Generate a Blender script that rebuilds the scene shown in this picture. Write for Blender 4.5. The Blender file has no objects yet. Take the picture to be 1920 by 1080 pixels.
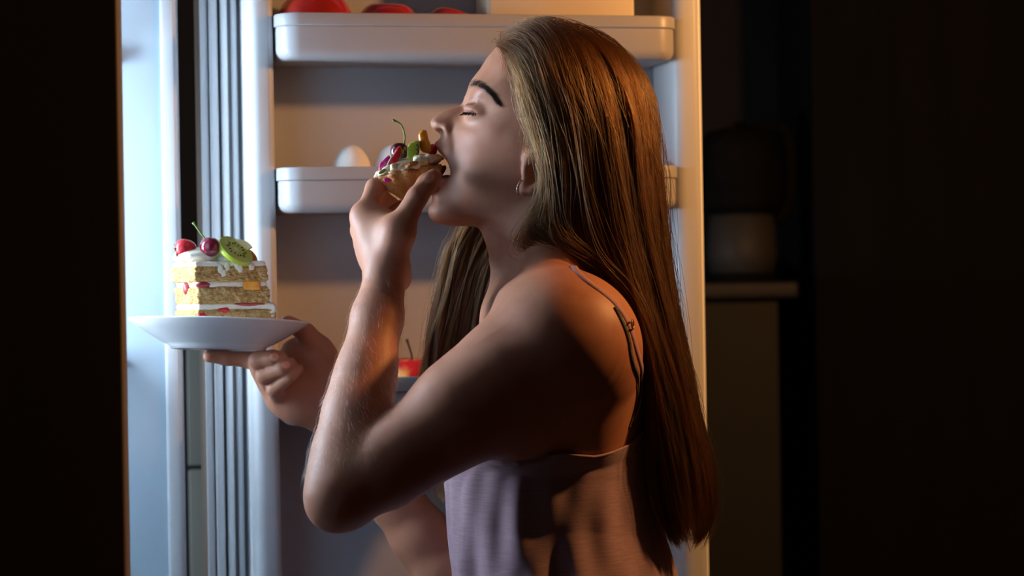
import bpy, bmesh, math, random
import numpy as np
from mathutils import Vector, Matrix

random.seed(7)
RNG = np.random.default_rng(7)
scene = bpy.context.scene
C = scene.collection

# ------------------------------------------------------------------ camera
ZC = 1.38
FPX = 85.0 / 36.0 * 1920.0
ROLL = math.radians(-0.95)
cam_d = bpy.data.cameras.new('camera')
cam = bpy.data.objects.new('camera', cam_d)
C.objects.link(cam)
cam_d.lens = 85.0
cam_d.sensor_width = 36.0
cam_d.sensor_fit = 'HORIZONTAL'
cam_d.clip_start = 0.05
CM = Matrix.Translation((0, 0, ZC)) @ Matrix.Rotation(math.radians(90), 4, 'X') @ Matrix.Rotation(ROLL, 4, 'Z')
cam.matrix_world = CM
scene.camera = cam
cam_d.dof.use_dof = True
cam_d.dof.focus_distance = 2.46
cam_d.dof.aperture_fstop = 5.0

# ------------------------------------------------------------------ view
vs = scene.view_settings
vs.view_transform = 'Standard'
vs.look = 'None'
vs.exposure = 0.0
vs.gamma = 1.0
vs.use_curve_mapping = False

# ------------------------------------------------------------------ world
w = bpy.data.worlds.new('night')
scene.world = w
w.use_nodes = True
w.node_tree.nodes['Background'].inputs[0].default_value = (0.55, 0.45, 0.4, 1)
w.node_tree.nodes['Background'].inputs[1].default_value = 0.01

# ------------------------------------------------------------------ lights
def area(name, loc, target, sx, sy, power, col):
    l = bpy.data.lights.new(name, 'AREA')
    l.shape = 'RECTANGLE'; l.size = sx; l.size_y = sy
    l.energy = power; l.color = col
    o = bpy.data.objects.new(name, l); C.objects.link(o)
    o.location = loc
    d = Vector(target) - Vector(loc)
    o.rotation_euler = d.to_track_quat('-Z', 'Y').to_euler()
    return o
ASSUMED_FRIDGE_LAMP = (-0.80, 2.46, 1.50)
area('assumed_fridge_light', (-0.785, 2.535, 1.52), (0.3, 2.54, 1.45), 0.15, 0.50, 14.5, (0.66, 0.83, 1.0))  # assumed lamp inside the refrigerator, itself unseen, casts the cool light
ASSUMED_PENDANT = (0.78, 2.41, 1.87)  # assumed lamp out of view, placed to cast the warm light from the right
lp = bpy.data.lights.new('assumed_pendant_light', 'POINT')
lp.energy = 32.0; lp.color = (1.0, 0.46, 0.15); lp.shadow_soft_size = 0.03
lpo = bpy.data.objects.new('assumed_pendant_light', lp); C.objects.link(lpo)
lpo.location = ASSUMED_PENDANT
FILL_REAR = (0.6, -0.7, 2.45)  # added warm fill behind the camera, lifts the dark near sides
lh = bpy.data.lights.new('rear_fill_light', 'POINT')
lh.energy = 2.2; lh.color = (1.0, 0.66, 0.42); lh.shadow_soft_size = 0.12
lho = bpy.data.objects.new('rear_fill_light', lh); C.objects.link(lho); lho.location = FILL_REAR
FILL_GAP = (-1.26, 3.05, 1.30)  # added light behind the refrigerator, brightens the drawer fronts in the gap
ln_ = bpy.data.lights.new('gap_fill_light', 'POINT')
ln_.energy = 18.0; ln_.color = (0.8, 0.9, 1.0); ln_.shadow_soft_size = 0.03
lno = bpy.data.objects.new('gap_fill_light', ln_); C.objects.link(lno); lno.location = FILL_GAP

# ================================================================== helpers
RC, RS = math.cos(ROLL), math.sin(ROLL)
def P(px, py, Y):
    """point of the place that stands at distance Y and is seen at photo pixel px, py"""
    a = (px - 960.0) * Y / FPX
    b = (540.0 - py) * Y / FPX
    return Vector((a * RC - b * RS, Y, ZC + a * RS + b * RC))

def tag(o, label=None, cat=None, group=None, kind=None):
    if label: o['label'] = label
    if cat: o['category'] = cat
    if group: o['group'] = group
    if kind: o['kind'] = kind
    return o

def empty(name, loc=(0, 0, 0)):
    o = bpy.data.objects.new(name, None); C.objects.link(o)
    o.location = loc; o.empty_display_size = 0.05
    return o

def setp(o, parent):
    if parent is not None:
        o.parent = parent
        o.matrix_parent_inverse = world_of(parent).inverted()

def world_of(o):
    m = o.matrix_basis.copy()
    if o.parent: m = world_of(o.parent) @ o.matrix_parent_inverse @ m
    return m

def obj(name, me, mat=None, parent=None, smooth=True):
    if isinstance(me, bmesh.types.BMesh):
        bm = me
        me = bpy.data.meshes.new(name); bm.to_mesh(me); bm.free()
    o = bpy.data.objects.new(name, me); C.objects.link(o)
    if mat is not None:
        me.materials.clear(); me.materials.append(mat)
    if smooth and len(me.polygons):
        me.polygons.foreach_set('use_smooth', [True] * len(me.polygons))
    setp(o, parent)
    return o

def from_data(name, v, f):
    me = bpy.data.meshes.new(name)
    me.from_pydata([tuple(x) for x in v], [], [tuple(int(i) for i in q) for q in f])
    me.update()
    return me

def auto_sharp(o, deg=35):
    me = o.data
    bm = bmesh.new(); bm.from_mesh(me)
    for e in bm.edges:
        if len(e.link_faces) == 2 and e.calc_face_angle(0) > math.radians(deg):
            e.smooth = False
    bm.to_mesh(me); bm.free()

def add_box(bm, lo, hi, M=None):
    vs_ = []
    for x in (lo[0], hi[0]):
        for y in (lo[1], hi[1]):
            for z in (lo[2], hi[2]):
                p = Vector((x, y, z))
                vs_.append(bm.verts.new(M @ p if M else p))
    for q in ((0, 1, 3, 2), (4, 6, 7, 5), (0, 4, 5, 1), (2, 3, 7, 6), (0, 2, 6, 4), (1, 5, 7, 3)):
        bm.faces.new([vs_[i] for i in q])

def box_obj(name, lo, hi, mat, parent=None, M=None, bev=0.0, seg=3):
    bm = bmesh.new(); add_box(bm, lo, hi, M)
    bmesh.ops.recalc_face_normals(bm, faces=bm.faces)
    if bev > 0:
        bmesh.ops.bevel(bm, geom=list(bm.edges), offset=bev, segments=seg, affect='EDGES', profile=0.5)
    o = obj(name, bm, mat, parent, smooth=bev > 0)
    if bev > 0: auto_sharp(o, 40)
    return o

def catmull(pts, n):
    pts = [np.array(p, float) for p in pts]
    pp = [2 * pts[0] - pts[1]] + pts + [2 * pts[-1] - pts[-2]]
    pp = np.array(pp)
    L = np.concatenate([[0], np.cumsum(np.linalg.norm(np.diff(pts, axis=0), axis=1))])
    t = np.linspace(0, L[-1], n)
    k = np.clip(np.searchsorted(L, t, side='right') - 1, 0, len(pts) - 2)
    f = ((t - L[k]) / np.maximum(L[k + 1] - L[k], 1e-9))[:, None]
    p0, p1, p2, p3 = pp[k], pp[k + 1], pp[k + 2], pp[k + 3]
    return 0.5 * (2 * p1 + (p2 - p0) * f + (2 * p0 - 5 * p1 + 4 * p2 - p3) * f ** 2 + (3 * p1 - p0 - 3 * p2 + p3) * f ** 3)

def tube_mesh(name, pts, rad, sides=8, caps=True, flat=None):
    """tube along pts; rad number or list; flat=(normal vec, ratio) gives a ribbon section"""
    pts = np.array(pts, float); n = len(pts)
    rad = np.full(n, rad) if np.isscalar(rad) else np.array(rad, float)
    T = np.gradient(pts, axis=0); T /= np.maximum(np.linalg.norm(T, axis=1)[:, None], 1e-9)
    ref = np.array([0, 0, 1.0]) if abs(T[0][2]) < 0.9 else np.array([1.0, 0, 0])
    v = []; u = np.cross(T[0], ref); u /= np.linalg.norm(u)
    for i in range(n):
        u = u - T[i] * np.dot(u, T[i]); u /= np.linalg.norm(u)
        b = np.cross(T[i], u)
        if flat is not None:
            nn = np.array(flat[0]) - T[i] * np.dot(flat[0], T[i]); nn /= np.linalg.norm(nn)
            uu, bb = np.cross(T[i], nn), nn * flat[1]
        else:
            uu, bb = u, b
        for s in range(sides):
            a = 2 * math.pi * s / sides
            v.append(pts[i] + rad[i] * (math.cos(a) * uu + math.sin(a) * bb))
    f = []
    for i in range(n - 1):
        for s in range(sides):
            s2 = (s + 1) % sides
            f.append((i * sides + s, i * sides + s2, (i + 1) * sides + s2, (i + 1) * sides + s))
    if caps:
        f.append(tuple(range(sides - 1, -1, -1)))
        f.append(tuple(range((n - 1) * sides, n * sides)))
    me = from_data(name, v, f)
    return me

def lathe_mesh(name, prof, seg=48, M=None):
    """prof: (r, z) list; revolves about z"""
    v = []; f = []
    n = len(prof)
    for i in range(seg):
        a = 2 * math.pi * i / seg
        for r, z in prof:
            p = Vector((r * math.cos(a), r * math.sin(a), z))
            v.append(M @ p if M else p)
    for i in range(seg):
        j = (i + 1) % seg
        for k in range(n - 1):
            f.append((i * n + k, j * n + k, j * n + k + 1, i * n + k + 1))
    me = from_data(name, v, f)
    bm = bmesh.new(); bm.from_mesh(me)
    bmesh.ops.remove_doubles(bm, verts=bm.verts, dist=1e-6)
    bmesh.ops.recalc_face_normals(bm, faces=bm.faces)
    bm.to_mesh(me); bm.free()
    return me

def noise3(p, s, seed=0):
    """cheap smooth pseudo noise, p (n,3)"""
    r = np.random.default_rng(seed)
    out = np.zeros(len(p))
    for k in range(6):
        d = r.normal(size=3); d /= np.linalg.norm(d)
        out += np.sin(p @ d * s * (0.7 + 0.25 * k) + r.uniform(0, 6.28))
    return out / 3.0

def blob_mesh(name, M, sub=3, fn=None):
    """a subdivided ball shaped by fn(unit points (n,3)) -> points (n,3), placed by M"""
    bm = bmesh.new(); bmesh.ops.create_icosphere(bm, subdivisions=sub, radius=1.0)
    p = np.array([v.co[:] for v in bm.verts])
    if fn is not None: p = fn(p)
    for v, q in zip(bm.verts, p): v.co = M @ Vector(q)
    bmesh.ops.recalc_face_normals(bm, faces=bm.faces)
    me = bpy.data.meshes.new(name); bm.to_mesh(me); bm.free()
    return me

# ------------------------------------------------------------------ materials
def mat(name, col, rough=0.5, metal=0.0, spec=0.5, sss=0.0, sss_scale=0.01, sss_rad=(1, 0.3, 0.15), trans=0.0, coat=0.0,
        noise=None, bump=None, attr=None, mottle=None, sheen=0.0):
    """noise=(scale, colour2, low, high[, stretch]) mixes a second colour; bump=(scale, strength, distance)"""
    m = bpy.data.materials.new(name); m.use_nodes = True
    nt = m.node_tree; b = nt.nodes['Principled BSDF']
    def N(t): return nt.nodes.new(t)
    b.inputs['Base Color'].default_value = (*col, 1)
    b.inputs['Roughness'].default_value = rough
    b.inputs['Metallic'].default_value = metal
    b.inputs['Specular IOR Level'].default_value = spec
    b.inputs['Transmission Weight'].default_value = trans
    b.inputs['Coat Weight'].default_value = coat
    b.inputs['Sheen Weight'].default_value = sheen
    if sss:
        b.inputs['Subsurface Weight'].default_value = sss
        b.inputs['Subsurface Scale'].default_value = sss_scale
        b.inputs['Subsurface Radius'].default_value = sss_rad
    tc = N('ShaderNodeTexCoord')
    src = None
    if noise:
        mp = N('ShaderNodeMapping'); nt.links.new(tc.outputs['Object'], mp.inputs[0])
        if len(noise) > 4: mp.inputs['Scale'].default_value = noise[4]
        nz = N('ShaderNodeTexNoise'); nz.inputs['Scale'].default_value = noise[0]; nz.inputs['Detail'].default_value = 6
        nt.links.new(mp.outputs[0], nz.inputs['Vector'])
        rp = N('ShaderNodeValToRGB')
        rp.color_ramp.elements[0].position = noise[2]; rp.color_ramp.elements[1].position = noise[3]
        rp.color_ramp.elements[0].color = (*col, 1); rp.color_ramp.elements[1].color = (*noise[1], 1)
        nt.links.new(nz.outputs['Fac'], rp.inputs[0])
        src = rp.outputs[0]
    if mottle:
        nz = N('ShaderNodeTexNoise'); nz.inputs['Scale'].default_value = mottle[0]; nz.inputs['Detail'].default_value = 3
        nt.links.new(tc.outputs['Object'], nz.inputs['Vector'])
        rp = N('ShaderNodeValToRGB'); rp.color_ramp.elements[0].position = mottle[2]; rp.color_ramp.elements[1].position = mottle[3]
        nt.links.new(nz.outputs['Fac'], rp.inputs[0])
        mx = N('ShaderNodeMix'); mx.data_type = 'RGBA'
        nt.links.new(rp.outputs[0], mx.inputs['Factor'])
        if src: nt.links.new(src, mx.inputs['A'])
        else: mx.inputs['A'].default_value = (*col, 1)
        mx.inputs['B'].default_value = (*mottle[1], 1)
        src = mx.outputs['Result']
    if attr:
        at = N('ShaderNodeAttribute'); at.attribute_name = attr
        mx = N('ShaderNodeMix'); mx.data_type = 'RGBA'; mx.blend_type = 'MULTIPLY'; mx.inputs['Factor'].default_value = 1
        if src: nt.links.new(src, mx.inputs['A'])
        else: mx.inputs['A'].default_value = (*col, 1)
        nt.links.new(at.outputs['Color'], mx.inputs['B'])
        src = mx.outputs['Result']
    if src: nt.links.new(src, b.inputs['Base Color'])
    if bump:
        nz = N('ShaderNodeTexNoise'); nz.inputs['Scale'].default_value = bump[0]; nz.inputs['Detail'].default_value = 5
        mp = N('ShaderNodeMapping'); nt.links.new(tc.outputs['Object'], mp.inputs[0])
        if len(bump) > 3: mp.inputs['Scale'].default_value = bump[3]
        nt.links.new(mp.outputs[0], nz.inputs['Vector'])
        bp = N('ShaderNodeBump'); bp.inputs['Strength'].default_value = bump[1]; bp.inputs['Distance'].default_value = bump[2]
        nt.links.new(nz.outputs['Fac'], bp.inputs['Height']); nt.links.new(bp.outputs[0], b.inputs['Normal'])
    return m

def emit(name, col, s):
    m = bpy.data.materials.new(name); m.use_nodes = True
    b = m.node_tree.nodes['Principled BSDF']
    b.inputs['Base Color'].default_value = (*col, 1)
    b.inputs['Emission Color'].default_value = (*col, 1); b.inputs['Emission Strength'].default_value = s
    return m

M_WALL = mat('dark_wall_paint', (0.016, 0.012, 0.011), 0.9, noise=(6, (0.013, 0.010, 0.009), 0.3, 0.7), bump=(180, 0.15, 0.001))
M_FLOOR = mat('dark_oak_floor', (0.05, 0.035, 0.025), 0.55, noise=(9, (0.08, 0.05, 0.032), 0.35, 0.7, (1, 12, 1)))
M_CEIL = mat('ceiling_paint', (0.06, 0.05, 0.045), 0.9, bump=(90, 0.1, 0.001))
M_GRAPHITE = mat('graphite_enamel', (0.17, 0.135, 0.11), 0.6, bump=(400, 0.05, 0.0005))
M_LINER = mat('white_liner_plastic', (0.50, 0.51, 0.53), 0.42, spec=0.4, noise=(3, (0.48, 0.49, 0.515), 0.4, 0.7))
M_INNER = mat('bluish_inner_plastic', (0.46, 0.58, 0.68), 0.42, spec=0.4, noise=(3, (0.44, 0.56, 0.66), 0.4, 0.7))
M_GASKET = mat('pale_rubber_gasket', (0.88, 0.90, 0.92), 0.5, noise=(5, (0.85, 0.87, 0.9), 0.4, 0.7))
M_BIN = mat('white_bin_plastic', (0.36, 0.355, 0.37), 0.38, spec=0.45, noise=(4, (0.345, 0.34, 0.355), 0.4, 0.7))
M_CABINET = mat('grey_green_cabinet_front', (0.32, 0.36, 0.35), 0.5, noise=(5, (0.28, 0.32, 0.31), 0.4, 0.7))
M_DARKCAB = mat('dark_cabinet_carcass', (0.012, 0.0125, 0.0125), 0.6, noise=(8, (0.015, 0.0155, 0.0155), 0.4, 0.7))
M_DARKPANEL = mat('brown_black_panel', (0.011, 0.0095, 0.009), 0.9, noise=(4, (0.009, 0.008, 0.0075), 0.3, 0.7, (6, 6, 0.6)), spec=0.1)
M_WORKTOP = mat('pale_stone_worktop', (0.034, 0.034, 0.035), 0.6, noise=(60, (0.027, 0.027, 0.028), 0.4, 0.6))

# ================================================================== room
def struct(name, lo, hi, m):
    o = box_obj(name, lo, hi, m); o['kind'] = 'structure'; return o
RX0, RX1, RY0, RY1, RZ = -1.35, 2.9, -1.2, 4.75, 2.6
struct('floor', (RX0 - .1, RY0 - .1, -0.1), (RX1 + .1, RY1 + .1, 0.0), M_FLOOR)
struct('ceiling', (RX0 - .1, RY0 - .1, RZ), (RX1 + .1, RY1 + .1, RZ + .1), M_CEIL)
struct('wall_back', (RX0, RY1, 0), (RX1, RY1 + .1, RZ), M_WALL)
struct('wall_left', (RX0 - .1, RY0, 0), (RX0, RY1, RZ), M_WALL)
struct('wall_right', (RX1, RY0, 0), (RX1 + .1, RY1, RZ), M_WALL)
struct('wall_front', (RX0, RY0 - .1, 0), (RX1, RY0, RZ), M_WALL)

# ================================================================== refrigerator
# cabinet frame: opening looks to +x; near side wall front edge seen at x=228, far one at x=330
fr = empty('refrigerator', (-0.62, 2.46, 0.0))
tag(fr, 'open refrigerator with dark outside, lit white inside and its door swung wide', 'refrigerator')
NF = P(229, 540, 2.17); FF = P(331, 540, 2.745)
ang = math.atan2(FF.x - NF.x, FF.y - NF.y)          # lean of the opening line
FM = Matrix.Translation((NF.x, NF.y, 0)) @ Matrix.Rotation(-ang, 4, 'Z')
FW = (FF - NF).length                                # local y runs 0..FW to the inner face of the far wall
FD = 0.60
FTOP = 1.86
box_obj('side_panel', (-FD, 0.0, 0.02), (0.0, 0.035, FTOP), M_GRAPHITE, fr, FM, 0.003)
box_obj('side_panel', (-FD, FW + 0.006, 0.02), (-0.012, FW + 0.036, FTOP), M_GRAPHITE, fr, FM, 0.003)
box_obj('inner_wall', (-FD + .04, 0.035, 0.62), (-0.002, 0.041, FTOP - .05), M_INNER, fr, FM, 0.002)
box_obj('inner_wall', (-FD + .04, FW, 0.62), (-0.002, FW + 0.006, FTOP - .05), M_INNER, fr, FM, 0.002)
box_obj('back_panel', (-FD, 0.035, 0.02), (-FD + .04, FW + .006, FTOP), M_LINER, fr, FM)
box_obj('top_panel', (-FD + .04, 0.035, FTOP - .05), (0.0, FW + .006, FTOP), M_LINER, fr, FM, 0.003)
box_obj('freezer_front', (-FD + .04, 0.035, 0.06), (0.0, FW + .006, 0.58), M_GRAPHITE, fr, FM, 0.004)
box_obj('inner_floor', (-FD + .04, 0.041, 0.58), (-0.002, FW, 0.62), M_LINER, fr, FM)
# moulded door stop along the front edge of the far inner wall
box_obj('edge_trim', (-0.014, FW - 0.004, 0.62), (0.004, FW + 0.030, FTOP - .05), M_LINER, fr, FM, 0.004)
M_GLASS = mat('shelf_glass', (0.85, 0.93, 0.95), 0.03, trans=1.0)
for zz in (1.02, 1.31, 1.655):
    g = box_obj('glass_shelf', (-FD + .06, 0.05, zz), (-0.10, FW - .008, zz + 0.005), M_GLASS, fr, FM)
    box_obj('shelf_trim', (-0.10, 0.05, zz - 0.006), (-0.085, FW - .008, zz + 0.012), M_LINER, g, FM, 0.002)
    box_obj('shelf_rail', (-FD + .06, FW - .016, zz - 0.014), (-0.06, FW, zz - 0.001), M_LINER, fr, FM, 0.002)
# assumed lamp strip on the back panel, out of view, for the cool light
lm = box_obj('assumed_lamp_cover', (-FD + .041, FW - .30, 1.26), (-FD + .050, FW - .20, 1.78), emit('assumed_lamp_glow', (0.7, 0.85, 1.0), 3.0), fr, FM, 0.003)

# ---- door: hinge line at A, width along u, h counts towards the room (inside face of the door)
DA = math.radians(13.0)
A0 = P(379, 540, 2.79)
DU = Vector((math.cos(DA), math.sin(DA), 0)); DN = Vector((math.sin(DA), -math.cos(DA), 0))
def door_pt(s, h, z): return Vector((A0.x, A0.y, 0)) + DU * s + DN * h + Vector((0, 0, z))
DM = Matrix(((DU.x, -DN.x, 0, A0.x), (DU.y, -DN.y, 0, A0.y), (0, 0, 1, 0), (0, 0, 0, 1)))   # local x = s, local y = -h
def s_at(px, py, h):
    """door coordinate s and height z of the point at depth h seen at a photo pixel"""
    lo, hi = -0.3, 1.0
    for _ in range(50):
        mid = (lo + hi) / 2
        q = door_pt(mid, h, 0)
        # pixel column on the picture row py
        p = P(px, py, q.y)
        if q.x < p.x: lo = mid
        else: hi = mid
    q = door_pt(lo, h, 0)
    return lo, P(px, py, q.y).z
DW = s_at(1323, 540, 0)[0]
DZ0, DZ1 = 0.60, 1.84
door = empty('fridge_door_unit')
door.location = door_pt(0, 0, DZ0)
bpy.data.objects.remove(door)
dpan = box_obj('door', (0.0, 0.0, DZ0), (DW, 0.05, DZ1), M_GRAPHITE, fr, DM, 0.006)
box_obj('liner', (0.004, -0.004, DZ0 + .004), (DW - .004, 0.0, DZ1 - .004), M_LINER, dpan, DM, 0.0015)
# gasket: four ribs around the rim (long ribs left and right, short ones top and bottom)
def rib(s0, s1, h, z0, z1):
    box_obj('gasket', (s0, -h, z0), (s1, -0.004, z1), M_GASKET, dpan, DM, min(0.0035, (s1 - s0) * 0.45), 4)
for (p0, p1, h) in ((380, 397, 0.010), (400, 416, 0.017), (422, 434, 0.022), (441, 452, 0.014)):
    s0 = s_at(p0, 540, h)[0]; s1 = s_at(p1, 540, h)[0]
    rib(max(s0, 0.001), s1, h, DZ0 + .01, DZ1 - .01)
for (q0, q1, h) in ((0.004, 0.010, 0.010), (0.0115, 0.018, 0.016), (0.022, 0.027, 0.012)):
    rib(DW - q1, DW - q0, h, DZ0 + .01, DZ1 - .01)
for zz in (DZ0 + .012, DZ1 - .024):
    box_obj('gasket', (0.02, -0.014, zz), (DW - .02, -0.004, zz + .012), M_GASKET, dpan, DM, 0.003)
# dikes: rounded raised walls left and right, top and bottom
def dike(s0, s1, hmax, name='dike', slope=0.3):
    prof = []
    wd = s1 - s0; r = min(wd * 0.42, 0.02); n = 7
    pts = [(s0, 0.003)]
    for k in range(n + 1):
        a = math.pi - k * (math.pi / 2) / n
        pts.append((s0 + r + r * math.cos(a), hmax - r + r * math.sin(a)))
    r2 = min(r, 0.008)
    for k in range(n + 1):
        a = math.pi / 2 - k * (math.pi / 2) / n
        pts.append((s1 - r2 + r2 * math.cos(a), hmax - r2 + r2 * math.sin(a)))
    pts.append((s1, 0.003))
    v = []; f = []
    m_ = len(pts)
    for zz in (DZ0 + .03, DZ1 - .03):
        for (s, h) in pts: v.append(door_pt(s, h, zz))
    for i in range(m_):
        j = (i + 1) % m_
        f.append((i, j, m_ + j, m_ + i))
    f.append(tuple(range(m_))[::-1]); f.append(tuple(range(m_, 2 * m_)))
    o = obj(name, from_data(name, v, f), M_LINER, dpan); auto_sharp(o, 50)
    return o
HD = 0.088
sL0 = s_at(466, 540, HD * 0.6)[0]; sL1 = s_at(521, 540, HD)[0]
sR0 = s_at(1270, 540, HD)[0]; sR1 = DW - 0.030
dike(sL0, sL1, HD, 'side_rib')
dike(sR0, max(sR1, sR0 + 0.012), HD, 'side_rib')
box_obj('cross_rib', (sL1 - .005, -HD, DZ1 - .06), (sR0 + .005, -0.003, DZ1 - .03), M_LINER, dpan, DM, 0.006)
box_obj('cross_rib', (sL1 - .005, -HD, DZ0 + .03), (sR0 + .005, -0.003, DZ0 + .06), M_LINER, dpan, DM, 0.006)

HB = 0.118
BINS = {}
def make_bin(pxl, pxr, py_top, py_lip, py_bot):
    """door bin: wall profile swept along a U-shaped plan with rounded corners, plus a floor"""
    pm = 900
    zt = s_at(pm, py_top, HB)[1]; zl = s_at(pm, py_lip, HB)[1]; zb = s_at(pm, py_bot, HB)[1]
    a = sL1 + 0.0005; b = sR0 - 0.0005
    r = 0.026
    path = [(a, 0.006), (a, 0.03), (a, HB - r)]; n = 10
    nor = [(-1, 0)] * 3
    for k in range(1, n + 1):
        t = math.pi - k * (math.pi / 2) / n
        path.append((a + r + r * math.cos(t), HB - r + r * math.sin(t))); nor.append((math.cos(t), math.sin(t)))
    for k in range(1, 9):
        path.append((a + r + (b - a - 2 * r) * k / 9, HB)); nor.append((0, 1))
    for k in range(0, n + 1):
        t = math.pi / 2 - k * (math.pi / 2) / n
        path.append((b - r + r * math.cos(t), HB - r + r * math.sin(t))); nor.append((math.cos(t), math.sin(t)))
    path += [(b, 0.03), (b, 0.006)]; nor += [(1, 0)] * 2
    # profile: (inset from plan, z) outside from the bottom up, then inside down; lip proud above zl
    rb = 0.012
    prof = [(0.030, zb + 0.0005)]
    for k in range(6):
        t = -math.pi / 2 + k * (math.pi / 2) / 5
        prof.append((0.0018 + rb - rb * math.cos(t), zb + rb + rb * math.sin(t)))
    prof += [(0.0018, zl - 0.0016), (0.0026, zl - 0.0008), (0.0, zl + 0.0006), (0.0, zt - 0.002), (0.0006, zt - 0.0005), (0.002, zt),
             (0.0035, zt - 0.0008), (0.0045, zl), (0.0045, zb + 0.012), (0.012, zb + 0.006), (0.030, zb + 0.006)]
    v = []; f = []
    m_ = len(prof)
    for (s, h), (ns, nh) in zip(path, nor):
        for (ins, z) in prof:
            lim = min(max(s - ns * ins, a), b)
            v.append(door_pt(s - ns * ins, h - nh * ins, z))
    for i in range(len(path) - 1):
        for k in range(m_ - 1):
            f.append((i * m_ + k, i * m_ + k + 1, (i + 1) * m_ + k + 1, (i + 1) * m_ + k))
    # floor slab
    base = len(v)
    fl = [(s - ns * 0.028, h - nh * 0.028) for (s, h), (ns, nh) in zip(path, nor)]
    for z in (zb + 0.0005, zb + 0.006):
        for (s, h) in fl: v.append(door_pt(s, h, z))
    nf = len(fl)
    f.append(tuple(range(base, base + nf))); f.append(tuple(range(base + nf, base + 2 * nf))[::-1])
    me = from_data('door_bin', v, f)
    o = obj('door_bin', me, M_BIN, dpan); auto_sharp(o, 30)
    return zb + 0.006, zt
Z_TOP = make_bin(520, 1268, 26, 49, 111)
Z_MID = make_bin(526, 1273, 311, 335, 395)
Z_LOW = make_bin(530, 1280, 703, 731, 790)

# ================================================================== kitchen beyond the door
cab = empty('kitchen_drawer_unit')
# grey-green drawer fronts seen through the gap between refrigerator and door
Yc = 3.30
q0 = P(341, 640, Yc); q1 = P(460, 640, Yc)
cab.location = (q0.x, Yc + .25, 0)
tag(cab, 'grey-green kitchen drawer unit seen through the gap behind the refrigerator door', 'cabinet')
box_obj('body', (q0.x - .02, Yc + .02, 0.0), (q1.x, Yc + .45, q0.z + .02), M_DARKCAB, cab)
zt = P(370, 645, Yc).z; zm0 = P(370, 873, Yc).z; zm1 = P(370, 881, Yc).z
xa, xb = P(352, 800, Yc).x, q1.x
box_obj('drawer_front', (xa, Yc, zm0), (xb, Yc + .018, zt), M_CABINET, cab, None, 0.002)
box_obj('drawer_front', (xa, Yc, 0.62), (xb, Yc + .018, zm1), M_CABINET, cab, None, 0.002)
box_obj('drawer_front', (xa, Yc, 0.10), (xb, Yc + .018, 0.612), M_CABINET, cab, None, 0.002)

Yk = 4.15
ct = P(1400, 529, Yk); cb = P(1400, 560, Yk); cr = P(1498, 540, Yk)
cnt = empty('breakfast_bar', (0.35, Yk + .25, 0)); tag(cnt, 'raised breakfast bar with a pale worktop edge beneath the kettle', 'counter')
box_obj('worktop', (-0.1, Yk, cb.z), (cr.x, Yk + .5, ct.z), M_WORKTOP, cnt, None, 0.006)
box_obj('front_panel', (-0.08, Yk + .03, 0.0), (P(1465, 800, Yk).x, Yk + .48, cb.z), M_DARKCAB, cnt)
tall = empty('tall_cupboard', (1.1, 4.3, 0)); tag(tall, 'tall dark brown cupboard beside the breakfast bar', 'cupboard')
tx0 = P(1476, 540, 4.22).x + .03
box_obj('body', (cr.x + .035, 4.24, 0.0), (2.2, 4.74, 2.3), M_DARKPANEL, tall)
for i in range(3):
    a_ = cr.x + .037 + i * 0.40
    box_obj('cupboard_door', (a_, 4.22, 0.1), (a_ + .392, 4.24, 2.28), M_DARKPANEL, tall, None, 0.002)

# kettle
Yq = Yk + .10
kc = P(1392, 529, Yq)
M_BLACK = mat('black_plastic', (0.005, 0.005, 0.005), 0.8, spec=0.1, noise=(30, (0.009, 0.008, 0.008), 0.4, 0.7))
M_KGLASS = mat('kettle_glass', (0.10, 0.095, 0.09), 0.55, trans=0.4, spec=0.15)
ket = empty('kettle', (kc.x, Yq, ct.z)); tag(ket, 'black-topped glass kettle with a big curved handle on the bar', 'kettle')
pxm = Yq / FPX
def kz(py): return P(1392, py, Yq).z - 0.0
TM = Matrix.Translation((kc.x, Yq, 0))
obj('base', lathe_mesh('kb', [(0, ct.z + .0005), (0.062, ct.z + .0005), (0.064, ct.z + .006), (0.06, ct.z + .016), (0, ct.z + .016)], 40, TM), M_BLACK, ket)
obj('glass_body', lathe_mesh('kg', [(0, ct.z + .016), (0.057, ct.z + .016), (0.061, ct.z + .05), (0.056, kz(400)), (0.054, kz(400)), (0.058, ct.z + .05), (0.054, ct.z + .019), (0, ct.z + .019)], 40, TM), M_KGLASS, ket)
obj('lid', lathe_mesh('kl', [(0, kz(402)), (0.064, kz(402)), (0.072, kz(380)), (0.074, kz(320)), (0.070, kz(270)), (0.058, kz(248)), (0.03, kz(240)), (0.012, kz(238)), (0.010, kz(228)), (0, kz(227))], 40, TM), M_BLACK, ket)
hp = [P(a, b, Yq) for a, b in ((1400, 252), (1440, 238), (1468, 244), (1480, 275), (1482, 330), (1478, 380), (1466, 405), (1452, 408))]
obj('handle', tube_mesh('kh', catmull([tuple(p) for p in hp], 40), 0.0115, 12), M_BLACK, ket)
sp = [P(a, b, Yq) for a, b in ((1345, 300), (1325, 285), (1312, 262))]
obj('spout', tube_mesh('ks', catmull([tuple(p) for p in sp], 12), list(np.linspace(0.03, 0.014, 12)), 14), M_BLACK, ket)

M_CARTON_ = mat('white_fill_housing', (0.7, 0.7, 0.68), 0.5, noise=(20, (0.66, 0.66, 0.64), 0.4, 0.7))
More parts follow.
